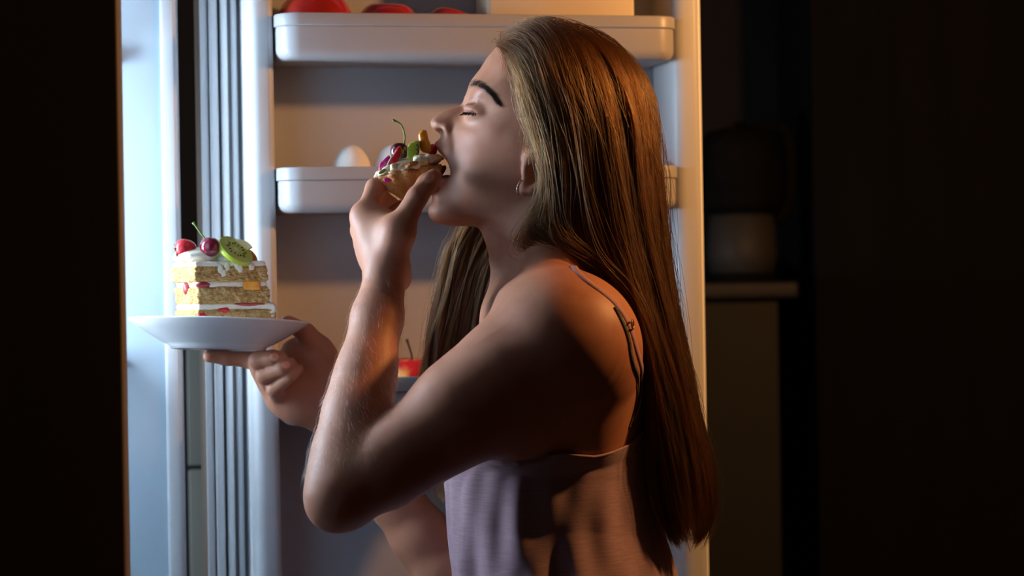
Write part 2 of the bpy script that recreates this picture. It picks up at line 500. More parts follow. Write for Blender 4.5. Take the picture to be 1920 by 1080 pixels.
# assumed pendant lamp, out of view, put in to give the warm light
pl = empty('assumed_pendant_lamp', (ASSUMED_PENDANT[0], ASSUMED_PENDANT[1], RZ)); tag(pl, 'assumed small pendant lamp, out of view, for the warm light from behind the woman', 'lamp')
M_BRASS = mat('aged_brass', (0.5, 0.33, 0.14), 0.35, metal=1.0, noise=(20, (0.4, 0.26, 0.1), 0.4, 0.7))
LM = Matrix.Translation(ASSUMED_PENDANT)
obj('cord', tube_mesh('lc', [(ASSUMED_PENDANT[0], ASSUMED_PENDANT[1], ASSUMED_PENDANT[2] + .13), (ASSUMED_PENDANT[0], ASSUMED_PENDANT[1], RZ)], 0.003, 8), M_BLACK, pl)
obj('socket', lathe_mesh('ls', [(0, 0.13), (0.016, 0.13), (0.018, 0.07), (0.014, 0.045), (0, 0.045)], 20, LM), M_BRASS, pl)
hl = empty('rear_fill_fixture', (FILL_REAR[0], FILL_REAR[1], RZ)); tag(hl, 'added dim fill light with a ceiling mount, unseen behind the camera', 'lamp')  # made-up fixture for the rear fill, out of view
obj('mount', lathe_mesh('hm', [(0, RZ - .02), (0.06, RZ - .02), (0.07, RZ - .001), (0, RZ - .001)], 24, Matrix.Translation((FILL_REAR[0], FILL_REAR[1], 0))), M_BRASS, hl)
nl = empty('gap_fill_fixture', (RX0 + .001, FILL_GAP[1], FILL_GAP[2] - .05)); tag(nl, 'added fill light, unseen on the wall behind the refrigerator, for the drawer unit', 'lamp')  # made-up holder for the gap fill, out of view
box_obj('housing', (RX0 + .001, FILL_GAP[1] - .025, FILL_GAP[2] - .05), (RX0 + .03, FILL_GAP[1] + .025, FILL_GAP[2] + .03), M_CARTON_, nl, None, 0.006)
obj('ceiling_rose', lathe_mesh('lr', [(0, RZ - .03), (0.03, RZ - .03), (0.05, RZ - .001), (0, RZ - .001)], 24, Matrix.Translation((ASSUMED_PENDANT[0], ASSUMED_PENDANT[1], 0))), M_BRASS, pl)  # ceiling mount of the assumed pendant lamp

# ================================================================== food in the door bins
M_APPLE = mat('red_apple_skin', (0.42, 0.008, 0.012), 0.22, coat=0.3, mottle=(26, (0.30, 0.02, 0.012), 0.45, 0.7))
M_APPLE2 = mat('red_yellow_apple_skin', (0.48, 0.015, 0.02), 0.25, coat=0.3, mottle=(22, (0.72, 0.36, 0.07), 0.50, 0.64))
M_STEM = mat('brown_stem', (0.05, 0.035, 0.018), 0.7, noise=(120, (0.08, 0.05, 0.02), 0.4, 0.7))
M_EGG = mat('white_eggshell', (0.78, 0.76, 0.73), 0.55, bump=(260, 0.12, 0.0006), sss=0.1, sss_scale=0.004)
M_CARTON = mat('cream_plastic_box', (0.62, 0.53, 0.40), 0.5, noise=(8, (0.58, 0.49, 0.37), 0.4, 0.7))
M_RED = mat('red_fruit', (0.5, 0.01, 0.012), 0.3, coat=0.3, noise=(40, (0.4, 0.008, 0.01), 0.4, 0.7))

def apple(px, h, zfloor, r, label, m, group, tilt=(0, 0), stem=True, name='apple', py=540):
    s = s_at(px, py, h)[0]
    base = door_pt(s, h, zfloor)
    root = empty(name, base)
    tag(root, label, 'apple', group)
    T = Matrix.Translation(base + Vector((0, 0, r * 0.93))) @ Matrix.Rotation(tilt[0], 4, 'X') @ Matrix.Rotation(tilt[1], 4, 'Y')
    prof = []
    n = 28
    for i in range(n + 1):
        t = math.pi * i / n
        rr = r * math.sin(t) * (1.0 + 0.05 * math.cos(t)) if 0 < i < n else 0.0
        z = -r * 0.92 * math.cos(t)
        if t > math.pi * 0.72:
            k = (t - math.pi * 0.72) / (math.pi * 0.28); z -= r * 0.30 * k * k
        if t < math.pi * 0.22:
            k = 1 - t / (math.pi * 0.22); z += r * 0.14 * k * k
        prof.append((rr, z))
    me = lathe_mesh(name, prof, 40, T)
    obj('flesh', me, m, root)
    if stem:
        z0 = r * 0.58
        pts = [(0, 0, z0), (0.001, 0, z0 + .009), (-0.002, 0.001, z0 + .02), (-0.005, 0.001, z0 + .029)]
        pts = [tuple(T @ Vector(p)) for p in pts]
        obj('stem', tube_mesh('stem', catmull(pts, 10), [0.0013] * 8 + [0.0016, 0.0019], 8), M_STEM, root)
    return root

zf = Z_TOP[0] + 0.0005
apple(598, 0.062, zf, 0.0435, 'glossy red apple at the hinge end of the top door bin', M_APPLE, 'red apples in the top door bin', (0.1, -0.15))
apple(735, 0.062, zf, 0.0368, 'dark red apple between two others in the top door bin', M_APPLE, 'red apples in the top door bin', (0.12, 0.05), False)
apple(852, 0.062, zf, 0.0330, 'small red apple next to the cream box in the top bin', M_APPLE, 'red apples in the top door bin', (0.0, 0.3), False)
# cream storage box
sa = s_at(914, 12, 0.085)[0]; sb = s_at(1189, 12, 0.085)[0]
bx = empty('storage_box', door_pt((sa + sb) / 2, 0.055, zf)); tag(bx, 'cream coloured storage box in the top door bin', 'box')
box_obj('body', (sa, -0.088, zf), (sb, -0.02, zf + .085), M_CARTON, bx, DM, 0.004)
box_obj('lid', (sa - .002, -0.090, zf + .085), (sb + .002, -0.018, zf + .097), M_CARTON, bx, DM, 0.003)
# eggs
zf = Z_MID[0] + 0.0005
s0_ = s_at(628, 300, 0.06)[0]; s1_ = s_at(840, 300, 0.06)[0]
et = empty('egg_tray', door_pt((s0_ + s1_) / 2, 0.06, zf)); tag(et, 'white egg tray inside the middle door bin under the eggs', 'tray')
box_obj('base', (s0_, -0.10, zf), (s1_, -0.02, zf + .0105), M_BIN, et, DM, 0.002)
box_obj('handle', (s0_ - .006, -0.07, zf), (s0_, -0.05, zf + .008), M_BIN, et, DM, 0.002)
def egg(px, h, label):
    s = s_at(px, 300, h)[0]
    b = door_pt(s, h, zf + .011)
    prof = []
    n = 24; H = 0.061; R = 0.0228
    for i in range(n + 1):
        t = math.pi * i / n
        z = H / 2 * (1 - math.cos(t)); rr = R * math.sin(t) * (1.0 + 0.10 * math.cos(t))
        prof.append((max(rr, 0.0) if 0 < i < n else 0.0, z))
    o = obj('egg', lathe_mesh('egg', prof, 40), M_EGG); o.location = b
    tag(o, label, 'egg', 'eggs in the middle door bin')
egg(659, 0.062, 'white egg standing in the middle door bin next to the hinge side')
egg(736, 0.062, 'white egg half hidden behind the fruit tart')
# red tomato peeking out behind the hair
s_ = sR0 - 0.0335
tb = door_pt(s_, 0.07, zf)
tom = empty('tomato', tb); tag(tom, 'red tomato in the middle door bin behind the hair', 'tomato')
obj('flesh', blob_mesh('tomato', Matrix.Translation(tb + Vector((0, 0, 0.0255))), 3,
    lambda p: p * np.array([0.026, 0.026, 0.0255]) * (1 + 0.03 * np.cos(5 * np.arctan2(p[:, 1], p[:, 0])))[:, None]), M_RED, tom)
obj('stem', tube_mesh('stem', [tuple(tb + Vector((0, 0, 0.050))), tuple(tb + Vector((0.001, 0, 0.055)))], 0.002, 8), M_STEM, tom)
# apples of the low bin
zf = Z_LOW[0] + 0.0005
apple(770, 0.058, zf, 0.0385, 'red and yellow apple in the low door bin, between forearm and hair', M_APPLE2, 'apples in the low door bin', (0.05, 0.02), py=690)
apple(632, 0.056, zf, 0.037, 'red apple in the low door bin behind the plate hand', M_APPLE, 'apples in the low door bin', (0.0, -0.12), py=690)

# ================================================================== plate with cake
M_PLATE = mat('white_porcelain', (0.80, 0.79, 0.79), 0.16, coat=0.4, noise=(6, (0.78, 0.77, 0.77), 0.4, 0.7))
YP = 2.60
pc = P(410, 612, YP)
pr = 0.0965
PM = Matrix.Translation(pc) @ Matrix.Rotation(math.radians(2.2), 4, 'Y') @ Matrix.Rotation(math.radians(-3.2), 4, 'X')
pprof = [(0, -0.021), (0.048, -0.021), (0.052, -0.0195), (0.056, -0.0165), (0.085, -0.0025), (0.0960, 0.0045), (0.0968, 0.0058), (0.0960, 0.0068),
         (0.094, 0.0066), (0.084, 0.0012), (0.058, -0.0125), (0.052, -0.0148), (0.046, -0.0158), (0, -0.0158)]
# outer underside with foot ring
pprof = [(0, -0.0205), (0.044, -0.0205), (0.046, -0.0250), (0.050, -0.0252), (0.0525, -0.0215), (0.060, -0.0185), (0.085, -0.0035), (0.0962, 0.0045),
         (0.0970, 0.0058), (0.0962, 0.0068), (0.094, 0.0062), (0.084, 0.0005), (0.060, -0.0135), (0.052, -0.0155), (0, -0.0160)]
plate = obj('plate', lathe_mesh('plate', pprof, 96), M_PLATE); plate.matrix_world = PM
plate.matrix_basis = PM
tag(plate, 'white porcelain plate held up in front of the open refrigerator', 'plate')

M_SPONGE = mat('yellow_sponge', (0.60, 0.36, 0.13), 0.9, noise=(230, (0.30, 0.15, 0.04), 0.45, 0.70), bump=(300, 1.0, 0.004), mottle=(75, (0.70, 0.47, 0.20), 0.5, 0.72), sss=0.1, sss_scale=0.003)
M_CREAM = mat('whipped_cream', (0.86, 0.79, 0.67), 0.55, bump=(140, 0.7, 0.003), noise=(40, (0.80, 0.70, 0.56), 0.4, 0.7), sss=0.2, sss_scale=0.004)
M_JAM = mat('berry_jam', (0.34, 0.025, 0.035), 0.35, noise=(80, (0.45, 0.08, 0.06), 0.4, 0.7))
M_CHERRY = mat('dark_cherry_skin', (0.16, 0.006, 0.022), 0.12, coat=0.6, mottle=(70, (0.26, 0.02, 0.05), 0.5, 0.7))
M_CHERRYD = mat('black_cherry_skin', (0.05, 0.004, 0.012), 0.12, coat=0.6, mottle=(70, (0.10, 0.01, 0.03), 0.5, 0.7))
M_STRAW = mat('strawberry_flesh', (0.58, 0.015, 0.025), 0.3, coat=0.3, noise=(300, (0.72, 0.10, 0.07), 0.55, 0.75), bump=(330, 0.5, 0.001))
M_PINK = mat('magenta_petal', (0.72, 0.02, 0.24), 0.5, noise=(150, (0.85, 0.22, 0.4), 0.5, 0.7))
M_KIWI = mat('kiwi_flesh', (0.42, 0.50, 0.03), 0.3, coat=0.25, noise=(90, (0.54, 0.60, 0.10), 0.4, 0.7))
M_KIWIC = mat('kiwi_core', (0.66, 0.66, 0.32), 0.4, noise=(90, (0.6, 0.6, 0.25), 0.4, 0.7))
M_SEED = mat('black_seed', (0.012, 0.009, 0.006), 0.4, noise=(90, (0.02, 0.014, 0.01), 0.4, 0.7))
M_ORANGE = mat('orange_flesh', (0.82, 0.26, 0.012), 0.3, coat=0.3, noise=(60, (0.90, 0.42, 0.06), 0.45, 0.7), sss=0.15, sss_scale=0.003)
M_PITH = mat('pale_fruit_flesh', (0.78, 0.62, 0.25), 0.45, noise=(60, (0.84, 0.72, 0.42), 0.45, 0.7))
M_GREEN = mat('green_stem', (0.14, 0.24, 0.035), 0.5, noise=(90, (0.2, 0.28, 0.06), 0.4, 0.7))
M_CUSTARD = mat('pale_yellow_cream', (0.85, 0.72, 0.50), 0.55, bump=(140, 0.7, 0.003), noise=(70, (0.74, 0.55, 0.32), 0.5, 0.72), sss=0.2, sss_scale=0.004)
M_CRUST = mat('baked_pastry', (0.44, 0.15, 0.03), 0.55, noise=(90, (0.64, 0.31, 0.09), 0.42, 0.68), bump=(200, 0.8, 0.003))

# cake frame: origin at the bottom of the near vertical edge
CA = math.radians(26.0)
ce = P(371, 618, YP - 0.035)
cz_base = pc.z - 0.0116
MPX = YP / FPX
def cz(py): return P(371, py, YP - 0.035).z
CXf = Vector((math.cos(CA), math.sin(CA), 0))        # along the front face, to the right and away
CYf = Vector((-math.sin(CA), math.cos(CA), 0))       # along the left face, to the left and away
CKM = Matrix(((CXf.x, CYf.x, 0, ce.x), (CXf.y, CYf.y, 0, ce.y), (0, 0, 1, 0), (0, 0, 0, 1)))
cake = empty('cake_slice', (CKM @ Vector((0.04, 0.035, cz_base))))
tag(cake, 'square slice of layered sponge cake with cream and fruit on the plate', 'cake')
def slab(name, x0, x1, y0, y1, z0, z1, m, wob, seed, parent=cake, rnd=0.003):
    """a cake layer: subdivided block with rounded edges and crumbly sides"""
    nx, ny, nz = 30, 24, 8
    bm = bmesh.new(); bmesh.ops.create_cube(bm, size=2.0)
    bmesh.ops.subdivide_edges(bm, edges=list(bm.edges), cuts=40, use_grid_fill=True)
    p = np.array([v.co[:] for v in bm.verts])
    hx, hy, hz = (x1 - x0) / 2, (y1 - y0) / 2, (z1 - z0) / 2
    q = p * np.array([hx, hy, hz])
    inn = np.clip(q, -np.array([hx - rnd, hy - rnd, hz - min(rnd, hz * .8)]), np.array([hx - rnd, hy - rnd, hz - min(rnd, hz * .8)]))
    dlt = q - inn; L = np.linalg.norm(dlt, axis=1); L[L == 0] = 1
    nrm = dlt / L[:, None]
    q = inn + nrm * np.array([rnd, rnd, min(rnd, hz * .8)])
    q += np.array([(x0 + x1) / 2, (y0 + y1) / 2, (z0 + z1) / 2])
    side = nrm * np.array([1, 1, 0.35])
    q += side * (wob * (noise3(q, 260, seed) * 0.6 + noise3(q, 620, seed + 1) * (0.5 if m is M_SPONGE else 0.2) + (noise3(q, 1300, seed + 5) * 0.5 + noise3(q, 2300, seed + 7) * 0.45) * (1 if m is M_SPONGE else 0)))[:, None]
    for v, c in zip(bm.verts, q): v.co = CKM @ Vector(c)
    bmesh.ops.recalc_face_normals(bm, faces=bm.faces)
    return obj(name, bm, m, parent)
z5 = [cz(603) if False else cz_base, cz(581), cz(571), cz(538), cz(529), cz(499), cz(490)]
FXW, LYW = 0.083, 0.076
slab('sponge', 0.000, FXW + .006, 0, LYW, z5[0], z5[1], M_SPONGE, 0.0013, 1)
slab('cream_layer', 0.001, FXW + .005, 0.001, LYW, z5[1] - .001, z5[2] + .001, M_CREAM, 0.0016, 2)
slab('sponge', 0.000, FXW - .001, 0, LYW + .001, z5[2], z5[3], M_SPONGE, 0.0013, 3)
slab('cream_layer', 0.001, FXW - .003, 0.001, LYW, z5[3] - .001, z5[4] + .001, M_CREAM, 0.0016, 4)
slab('sponge', -0.003, FXW - .003, -0.001, LYW + .004, z5[4], z5[5], M_SPONGE, 0.0013, 5)
slab('cream_layer', -0.002, FXW - .006, 0.0, LYW + .003, z5[5] - .001, z5[6], M_CREAM, 0.0018, 6)
def lump(name, x, y, z, r, m, par=cake, seed=0, wob=0.15, K=None, sub=3):
    T = (K or CKM) @ Matrix.Translation((x, y, z))
    return obj(name, blob_mesh(name, T, sub, lambda p: p * np.array(r) * (1 + wob * noise3(p, 3.2, seed))[:, None]), m, par)
# jam and fruit bits in the layers
lump('jam_bit', 0.008, 0.0015, z5[3] + .002, (0.009, 0.003, 0.0035), M_JAM, seed=1)
lump('jam_bit', 0.058, 0.0015, z5[2] - .0005, (0.018, 0.003, 0.002), M_JAM, seed=2)
lump('jam_bit', 0.006, 0.0012, z5[2] - .012, (0.005, 0.0025, 0.005), M_STRAW, seed=3)
lump('jam_bit', 0.03, 0.0012, z5[1] - .001, (0.007, 0.003, 0.003), M_STRAW, seed=4)
lump('jam_bit', -0.0005, 0.036, z5[3] - .001, (0.003, 0.006, 0.006), M_JAM, seed=5)
lump('jam_bit', 0.055, 0.0012, z5[0] + .0085, (0.03, 0.0018, 0.0018), M_JAM, seed=6)
bo = slab('orange_piece', 0.052, 0.071, -0.0012, 0.012, z5[3] - .004, z5[4] + .001, M_ORANGE, 0.0006, 9, rnd=0.002)
for i, (x, z) in enumerate(((0.026, -0.004), (0.029, -0.008), (0.033, -0.003), (0.045, -0.001), (0.048, -0.004), (0.061, -0.002))):
    lump('cream_drip', x, -0.001, z5[5] + z + .001, (0.0034, 0.0022, 0.0045), M_CREAM, seed=20 + i)
lump('cream_drip', 0.086, 0.004, z5[1] - .002, (0.005, 0.005, 0.008), M_CREAM, seed=30)
lump('cream_drip', 0.012, -0.0005, z5[0] + .012, (0.006, 0.003, 0.009), M_CREAM, seed=31)
# whipped mound
lump('cream_mound', 0.012, 0.034, z5[6] + .006, (0.027, 0.028, 0.0105), M_CREAM, seed=40, wob=0.10, sub=4)
lump('cream_mound', 0.043, 0.020, z5[6] + .002, (0.018, 0.016, 0.008), M_CREAM, seed=41, wob=0.14, sub=4)

def cherry(name, center, r, m, par, stem_pts, stem_r=0.0009):
    o = obj(name, blob_mesh(name, Matrix.Translation(center), 4,
        lambda p: np.stack([p[:, 0] * r, p[:, 1] * r, p[:, 2] * r * 0.97 - r * 0.16 * np.exp(-((p[:, 0] ** 2 + p[:, 1] ** 2) / 0.06)) * (p[:, 2] > 0)], 1)), m, par)
    obj('stem', tube_mesh('stem', catmull([tuple(q) for q in stem_pts], 16), [stem_r] * 13 + [stem_r * 1.2, stem_r * 1.6, stem_r * 1.9], 8), M_GREEN, o)
    return o
YCK = YP - 0.018
cherry('cherry', P(394, 463, YCK), 0.0113, M_CHERRY, cake, [P(385, 448, YCK), P(377, 438, YCK), P(370, 428, YCK), P(362, 417, YCK)])
# strawberry: cone-ish berry with a leafy cap to the left
st = P(348, 466, YP - .014)
SR = Matrix.Translation(st) @ Matrix.Rotation(math.radians(75), 4, 'Y')
so = obj('strawberry', blob_mesh('strawberry', SR, 4, lambda p: np.stack([p[:, 0] * (0.0108 - 0.0022 * p[:, 2]), p[:, 1] * (0.0108 - 0.0022 * p[:, 2]), p[:, 2] * 0.0115], 1)), M_STRAW, cake)
for k in range(6):
    a = k * math.pi / 3
    M2 = Matrix.Translation(P(331, 473, YP - .014)) @ Matrix.Rotation(math.radians(75), 4, 'Y') @ Matrix.Rotation(a, 4, 'Z') @ Matrix.Translation((0.0045, 0, 0))
    obj('leaf', blob_mesh('leaf', M2, 2, lambda p: p * np.array([0.0048, 0.002, 0.0007])), M_GREEN, so)
def kiwi(K, r, th, par, half=False):
    """kiwi slice lying in the local xy plane of K"""
    nseg = 40
    prof = [(0, -th / 2), (r * 0.96, -th / 2), (r, -th * 0.2), (r, th * 0.2), (r * 0.96, th / 2), (0, th / 2)]
    me = lathe_mesh('kiwi', prof, nseg)
    bm = bmesh.new(); bm.from_mesh(me)
    if half:
        bmesh.ops.bisect_plane(bm, geom=list(bm.verts) + list(bm.edges) + list(bm.faces), plane_co=(0, 0, 0), plane_no=(0, -1, 0), clear_outer=True)
        bmesh.ops.holes_fill(bm, edges=[e for e in bm.edges if e.is_boundary])
    for v in bm.verts: v.co = K @ v.co
    o = obj('kiwi_slice', bm, M_KIWI, par); auto_sharp(o, 40)
    obj('kiwi_core', blob_mesh('kc', K, 3, lambda p: np.stack([p[:, 0] * r * .34, (np.maximum(p[:, 1], 0) if half else p[:, 1]) * r * .34, p[:, 2] * (th / 2 + .0004)], 1)), M_KIWIC, o)
    for k in range(16):
        a = (k + .5) / 16 * (math.pi if half else 2 * math.pi)
        rr = r * (0.44 + 0.08 * (k % 2))
        for sgn in (-1, 1):
            M2 = K @ Matrix.Translation((rr * math.cos(a), rr * math.sin(a), sgn * th / 2)) @ Matrix.Rotation(a, 4, 'Z')
            obj('seed', blob_mesh('seed', M2, 1, lambda p: p * np.array([0.0022, 0.0010, 0.0009])), M_SEED, o)
    return o
# slanted slice: plane normal looks to the camera, up and right; cut end shows
kcn = P(441, 471, YP - .008)
kz_ = Vector((0.58, -0.40, 0.71)).normalized(); kx_ = Vector((0.77, 0.0, -0.63)).normalized(); kx_ = (kx_ - kz_ * kx_.dot(kz_)).normalized(); ky_ = kz_.cross(kx_)
KM_ = Matrix(((kx_.x, ky_.x, kz_.x, kcn.x), (kx_.y, ky_.y, kz_.y, kcn.y), (kx_.z, ky_.z, kz_.z, kcn.z), (0, 0, 0, 1)))
kiwi(KM_, 0.0215, 0.0055, cake)
# pale and orange fruit behind the kiwi
def wedge(name, K, r, th, m, par, rind=None):
    bm = bmesh.new(); n = 14
    top = []; bot = []
    for k in range(n + 1):
        a = math.pi * 0.08 + (math.pi * 0.84) * k / n
        for lst, s in ((top, th * 0.5), (bot, -th * 0.5)):
            lst.append(bm.verts.new(K @ Vector((r * math.cos(a), r * math.sin(a), s * (0.55 + 0.45 * math.sin(a))))))
    ct_ = bm.verts.new(K @ Vector((0, 0, 0)))
    for k in range(n):
        bm.faces.new((ct_, top[k], top[k + 1])); bm.faces.new((ct_, bot[k + 1], bot[k])); bm.faces.new((top[k], bot[k], bot[k + 1], top[k + 1]))
    bm.faces.new((ct_, bot[0], top[0])); bm.faces.new((ct_, top[n], bot[n]))
    bmesh.ops.recalc_face_normals(bm, faces=bm.faces)
    o = obj(name, bm, m, par, smooth=True); auto_sharp(o, 40); return o
W1 = Matrix.Translation(P(446, 482, YP + .004)) @ Matrix.Rotation(math.radians(78), 4, 'X') @ Matrix.Rotation(math.radians(20), 4, 'Z')
wedge('pineapple_piece', W1, 0.019, 0.008, M_PITH, cake)
W2 = Matrix.Translation(P(460, 490, YP + .010)) @ Matrix.Rotation(math.radians(80), 4, 'X') @ Matrix.Rotation(math.radians(-25), 4, 'Z')
wedge('orange_segment', W2, 0.013, 0.010, M_ORANGE, cake)

# ================================================================== fruit tart held at the mouth
YT = 2.497
tart = empty('fruit_tart', P(762, 366, YT)); tag(tart, 'small fruit tart with cream, cherry, kiwi and orange, bitten at the mouth', 'tart')
tc_ = P(770, 328, YT)
TT = Matrix.Translation(tc_) @ Matrix.Rotation(math.radians(10), 4, 'Y').inverted() @ Matrix.Rotation(math.radians(-4), 4, 'X')
# fluted shell: oval boat, wide rim, small base
def shell_mesh():
    v = []; f = []; seg = 96
    prof = [(0.0, -0.0235), (0.40, -0.0235), (0.46, -0.0225), (0.93, -0.003), (0.97, -0.001), (1.0, 0.001), (0.98, 0.003), (0.92, 0.0015), (0.80, -0.001), (0.42, -0.016), (0.0, -0.016)]
    for i in range(seg):
        a = 2 * math.pi * i / seg
        for k, (r, z) in enumerate(prof):
            fl = 1 + (0.055 * math.cos(a * 12) * (1 if 0.3 < r else 0) if k <= 6 else 0.0)
            wob = 1 + 0.02 * math.sin(a * 5 + k)
            v.append(TT @ Vector((0.0365 * r * fl * wob * math.cos(a), 0.0265 * r * fl * wob * math.sin(a), z + 0.0008 * math.sin(a * 9 + k))))
    n = len(prof)
    for i in range(seg):
        j = (i + 1) % seg
        for k in range(n - 1): f.append((i * n + k, j * n + k, j * n + k + 1, i * n + k + 1))
    me = from_data('shell', v, f)
    bm = bmesh.new(); bm.from_mesh(me); bmesh.ops.remove_doubles(bm, verts=bm.verts, dist=1e-6)
    bmesh.ops.recalc_face_normals(bm, faces=bm.faces); bm.to_mesh(me); bm.free()
    return me
obj('pastry_shell', shell_mesh(), M_CRUST, tart)
lump('cream', 0, 0, 0.005, (0.0330, 0.0235, 0.0115), M_CUSTARD, tart, 60, 0.12, TT, 4)
rt = np.random.default_rng(3)
for i in range(44):
    a_ = rt.uniform(0, 6.28); rr = math.sqrt(rt.uniform(0.1, 1))
    if i > 26: a_ = -0.3 - 2.6 * (i - 26) / 18; rr = 1.0
    x, y = 0.0310 * rr * math.cos(a_), 0.0220 * rr * math.sin(a_)
    q = rt.uniform(0.0042, 0.0070)
    lump('cream', x, y, 0.0140 + (0.004 if x > .010 else 0.0) - 0.0075 * rr + rt.uniform(-.001, .001), (q * 1.25, q, q * 0.75), M_CUSTARD, tart, 61 + i, 0.28, TT, 3)
lump('crumb', 0.003, -0.0265, 0.0070, (0.009, 0.003, 0.003), M_CRUST, tart, 70, 0.35, TT, 3)
lump('crumb', 0.017, -0.0245, 0.0060, (0.006, 0.003, 0.003), M_CRUST, tart, 71, 0.35, TT, 3)
cherry('cherry', P(749, 284, YT + .006), 0.0098, M_CHERRYD, tart, [P(757, 274, YT + .004), P(759, 258, YT + .003), P(756, 242, YT + .002), P(749, 231, YT + .001), P(736, 225, YT)], 0.0008)
def chunk(name, pts_px, Y, th, m, par, bev=0.0012):
    """a cut piece of fruit: outline in the upright plane at distance Y with thickness th"""
    bm = bmesh.new()
    a = [bm.verts.new(P(x, y, Y - th / 2)) for x, y in pts_px]; b = [bm.verts.new(P(x, y, Y + th / 2)) for x, y in pts_px]
    n = len(a)
    bm.faces.new(a); bm.faces.new(b[::-1])
    for i in range(n): bm.faces.new((a[i], b[i], b[(i + 1) % n], a[(i + 1) % n]))
    bmesh.ops.recalc_face_normals(bm, faces=bm.faces)
    bmesh.ops.bevel(bm, geom=list(bm.edges), offset=bev * 0.6, segments=2, affect='EDGES')
    o = obj(name, bm, m, par)
    md = o.modifiers.new('soft', 'SUBSURF'); md.levels = 2; md.render_levels = 2
    return o
chunk('strawberry_slice', [(722, 318), (733, 296), (742, 280), (749, 271), (754, 276), (753, 290), (745, 305), (731, 320)], YT - .012, 0.008, M_STRAW, tart, 0.0015)
chunk('petal', [(709, 319), (712, 306), (720, 298), (729, 290), (733, 295), (727, 304), (722, 316), (716, 321)], YT - .014, 0.004, M_PINK, tart, 0.0008)
chunk('petal', [(718, 336), (724, 333), (731, 334), (736, 338), (730, 343), (722, 341)], YT - .0265, 0.003, M_PINK, tart, 0.0006)
chunk('sprig', [(709, 324), (716, 318), (722, 315), (724, 320), (718, 325), (711, 327)], YT - .0215, 0.003, M_GREEN, tart, 0.0006)
kw = chunk('kiwi_piece', [(763, 300), (763, 276), (768, 268), (784, 262), (788, 268), (786, 290), (779, 305), (770, 304)], YT - .010, 0.010, M_KIWI, tart, 0.0015)
for k in range(7):
    obj('seed', blob_mesh('seed', Matrix.Translation(P(782 + 2.5 * (k % 2), 272 + 4.2 * k, YT - .0152)), 1, lambda p: p * np.array([0.0009, 0.0006, 0.0013])), M_SEED, kw)
chunk('orange_segment', [(788, 286), (786, 268), (783, 252), (787, 246), (796, 241), (803, 247), (802, 258), (807, 268), (813, 282), (805, 288)], YT - .004, 0.012, M_ORANGE, tart, 0.0025)
lump('strawberry_slice', 0.0265, -0.004, 0.021, (0.006, 0.006, 0.006), M_STRAW, tart, 80, 0.1, TT, 3)

# ================================================================== the woman
# ---- distance-field modelling: primitives are blended on a voxel grid and skinned into ONE continuous surface
class Field:
    def __init__(self, lo, hi, h):
        self.lo = np.array(lo, float); self.h = h
        self.n = np.ceil((np.array(hi) - self.lo) / h).astype(int) + 1
        self.D = np.full(self.n, 0.05, np.float32)
    def window(self, lo, hi):
        a = np.clip(np.floor((np.array(lo) - self.lo) / self.h).astype(int), 0, self.n - 1)
        b = np.clip(np.ceil((np.array(hi) - self.lo) / self.h).astype(int) + 1, 1, self.n)
        ax = [(self.lo[i] + self.h * np.arange(a[i], b[i])).astype(np.float32) for i in range(3)]
        X, Y, Z = ax[0][:, None, None], ax[1][None, :, None], ax[2][None, None, :]
        return (slice(a[0], b[0]), slice(a[1], b[1]), slice(a[2], b[2])), X, Y, Z
    def put(self, prim, k=0.0, sub=False):
        fn, lo, hi = prim
        m = k + 3 * self.h + (0.004 if not sub else 0)
        sl, X, Y, Z = self.window(np.array(lo) - m, np.array(hi) + m)
        d = fn(X, Y, Z).astype(np.float32)
        cur = self.D[sl]
        if d.shape != cur.shape: d = np.broadcast_to(d, cur.shape)
        if sub:
            self.D[sl] = smax(cur, -d, k)
        else:
            self.D[sl] = smin(cur, d, k)
    def merge(self, other, k=0.0):
        self.D = smin(self.D, other.D, k)

def smin(a, b, k):
    if k <= 0: return np.minimum(a, b)
    h = np.maximum(k - np.abs(a - b), 0) / k
    return np.minimum(a, b) - h * h * (k * 0.25)
def smax(a, b, k):
    if k <= 0: return np.maximum(a, b)
    h = np.maximum(k - np.abs(a - b), 0) / k
    return np.maximum(a, b) + h * h * (k * 0.25)

def cone(a, b, r1, r2):
    a = np.array(a, float); b = np.array(b, float)
    ba = b - a; l2 = ba @ ba; rr = r1 - r2; a2 = max(l2 - rr * rr, 1e-10); il2 = 1 / l2
    def fn(X, Y, Z):
        px, py, pz = X - a[0], Y - a[1], Z - a[2]
        y = px * ba[0] + py * ba[1] + pz * ba[2]
        z = y - l2
        qx, qy, qz = px * l2 - ba[0] * y, py * l2 - ba[1] * y, pz * l2 - ba[2] * y
        x2 = qx * qx + qy * qy + qz * qz
        y2 = y * y * l2; z2 = z * z * l2
        k = np.sign(rr) * rr * rr * x2
        c1 = np.sign(z) * a2 * z2 > k
        c2 = np.sign(y) * a2 * y2 < k
        d0 = (np.sqrt(np.maximum(x2 * a2 * il2, 0)) + y * rr) * il2 - r1
        d1 = np.sqrt(x2 + z2) * il2 - r2
        d2 = np.sqrt(x2 + y2) * il2 - r1
        return np.where(c1, d1, np.where(c2, d2, d0))
    R = max(r1, r2)
    return fn, np.minimum(a, b) - R, np.maximum(a, b) + R

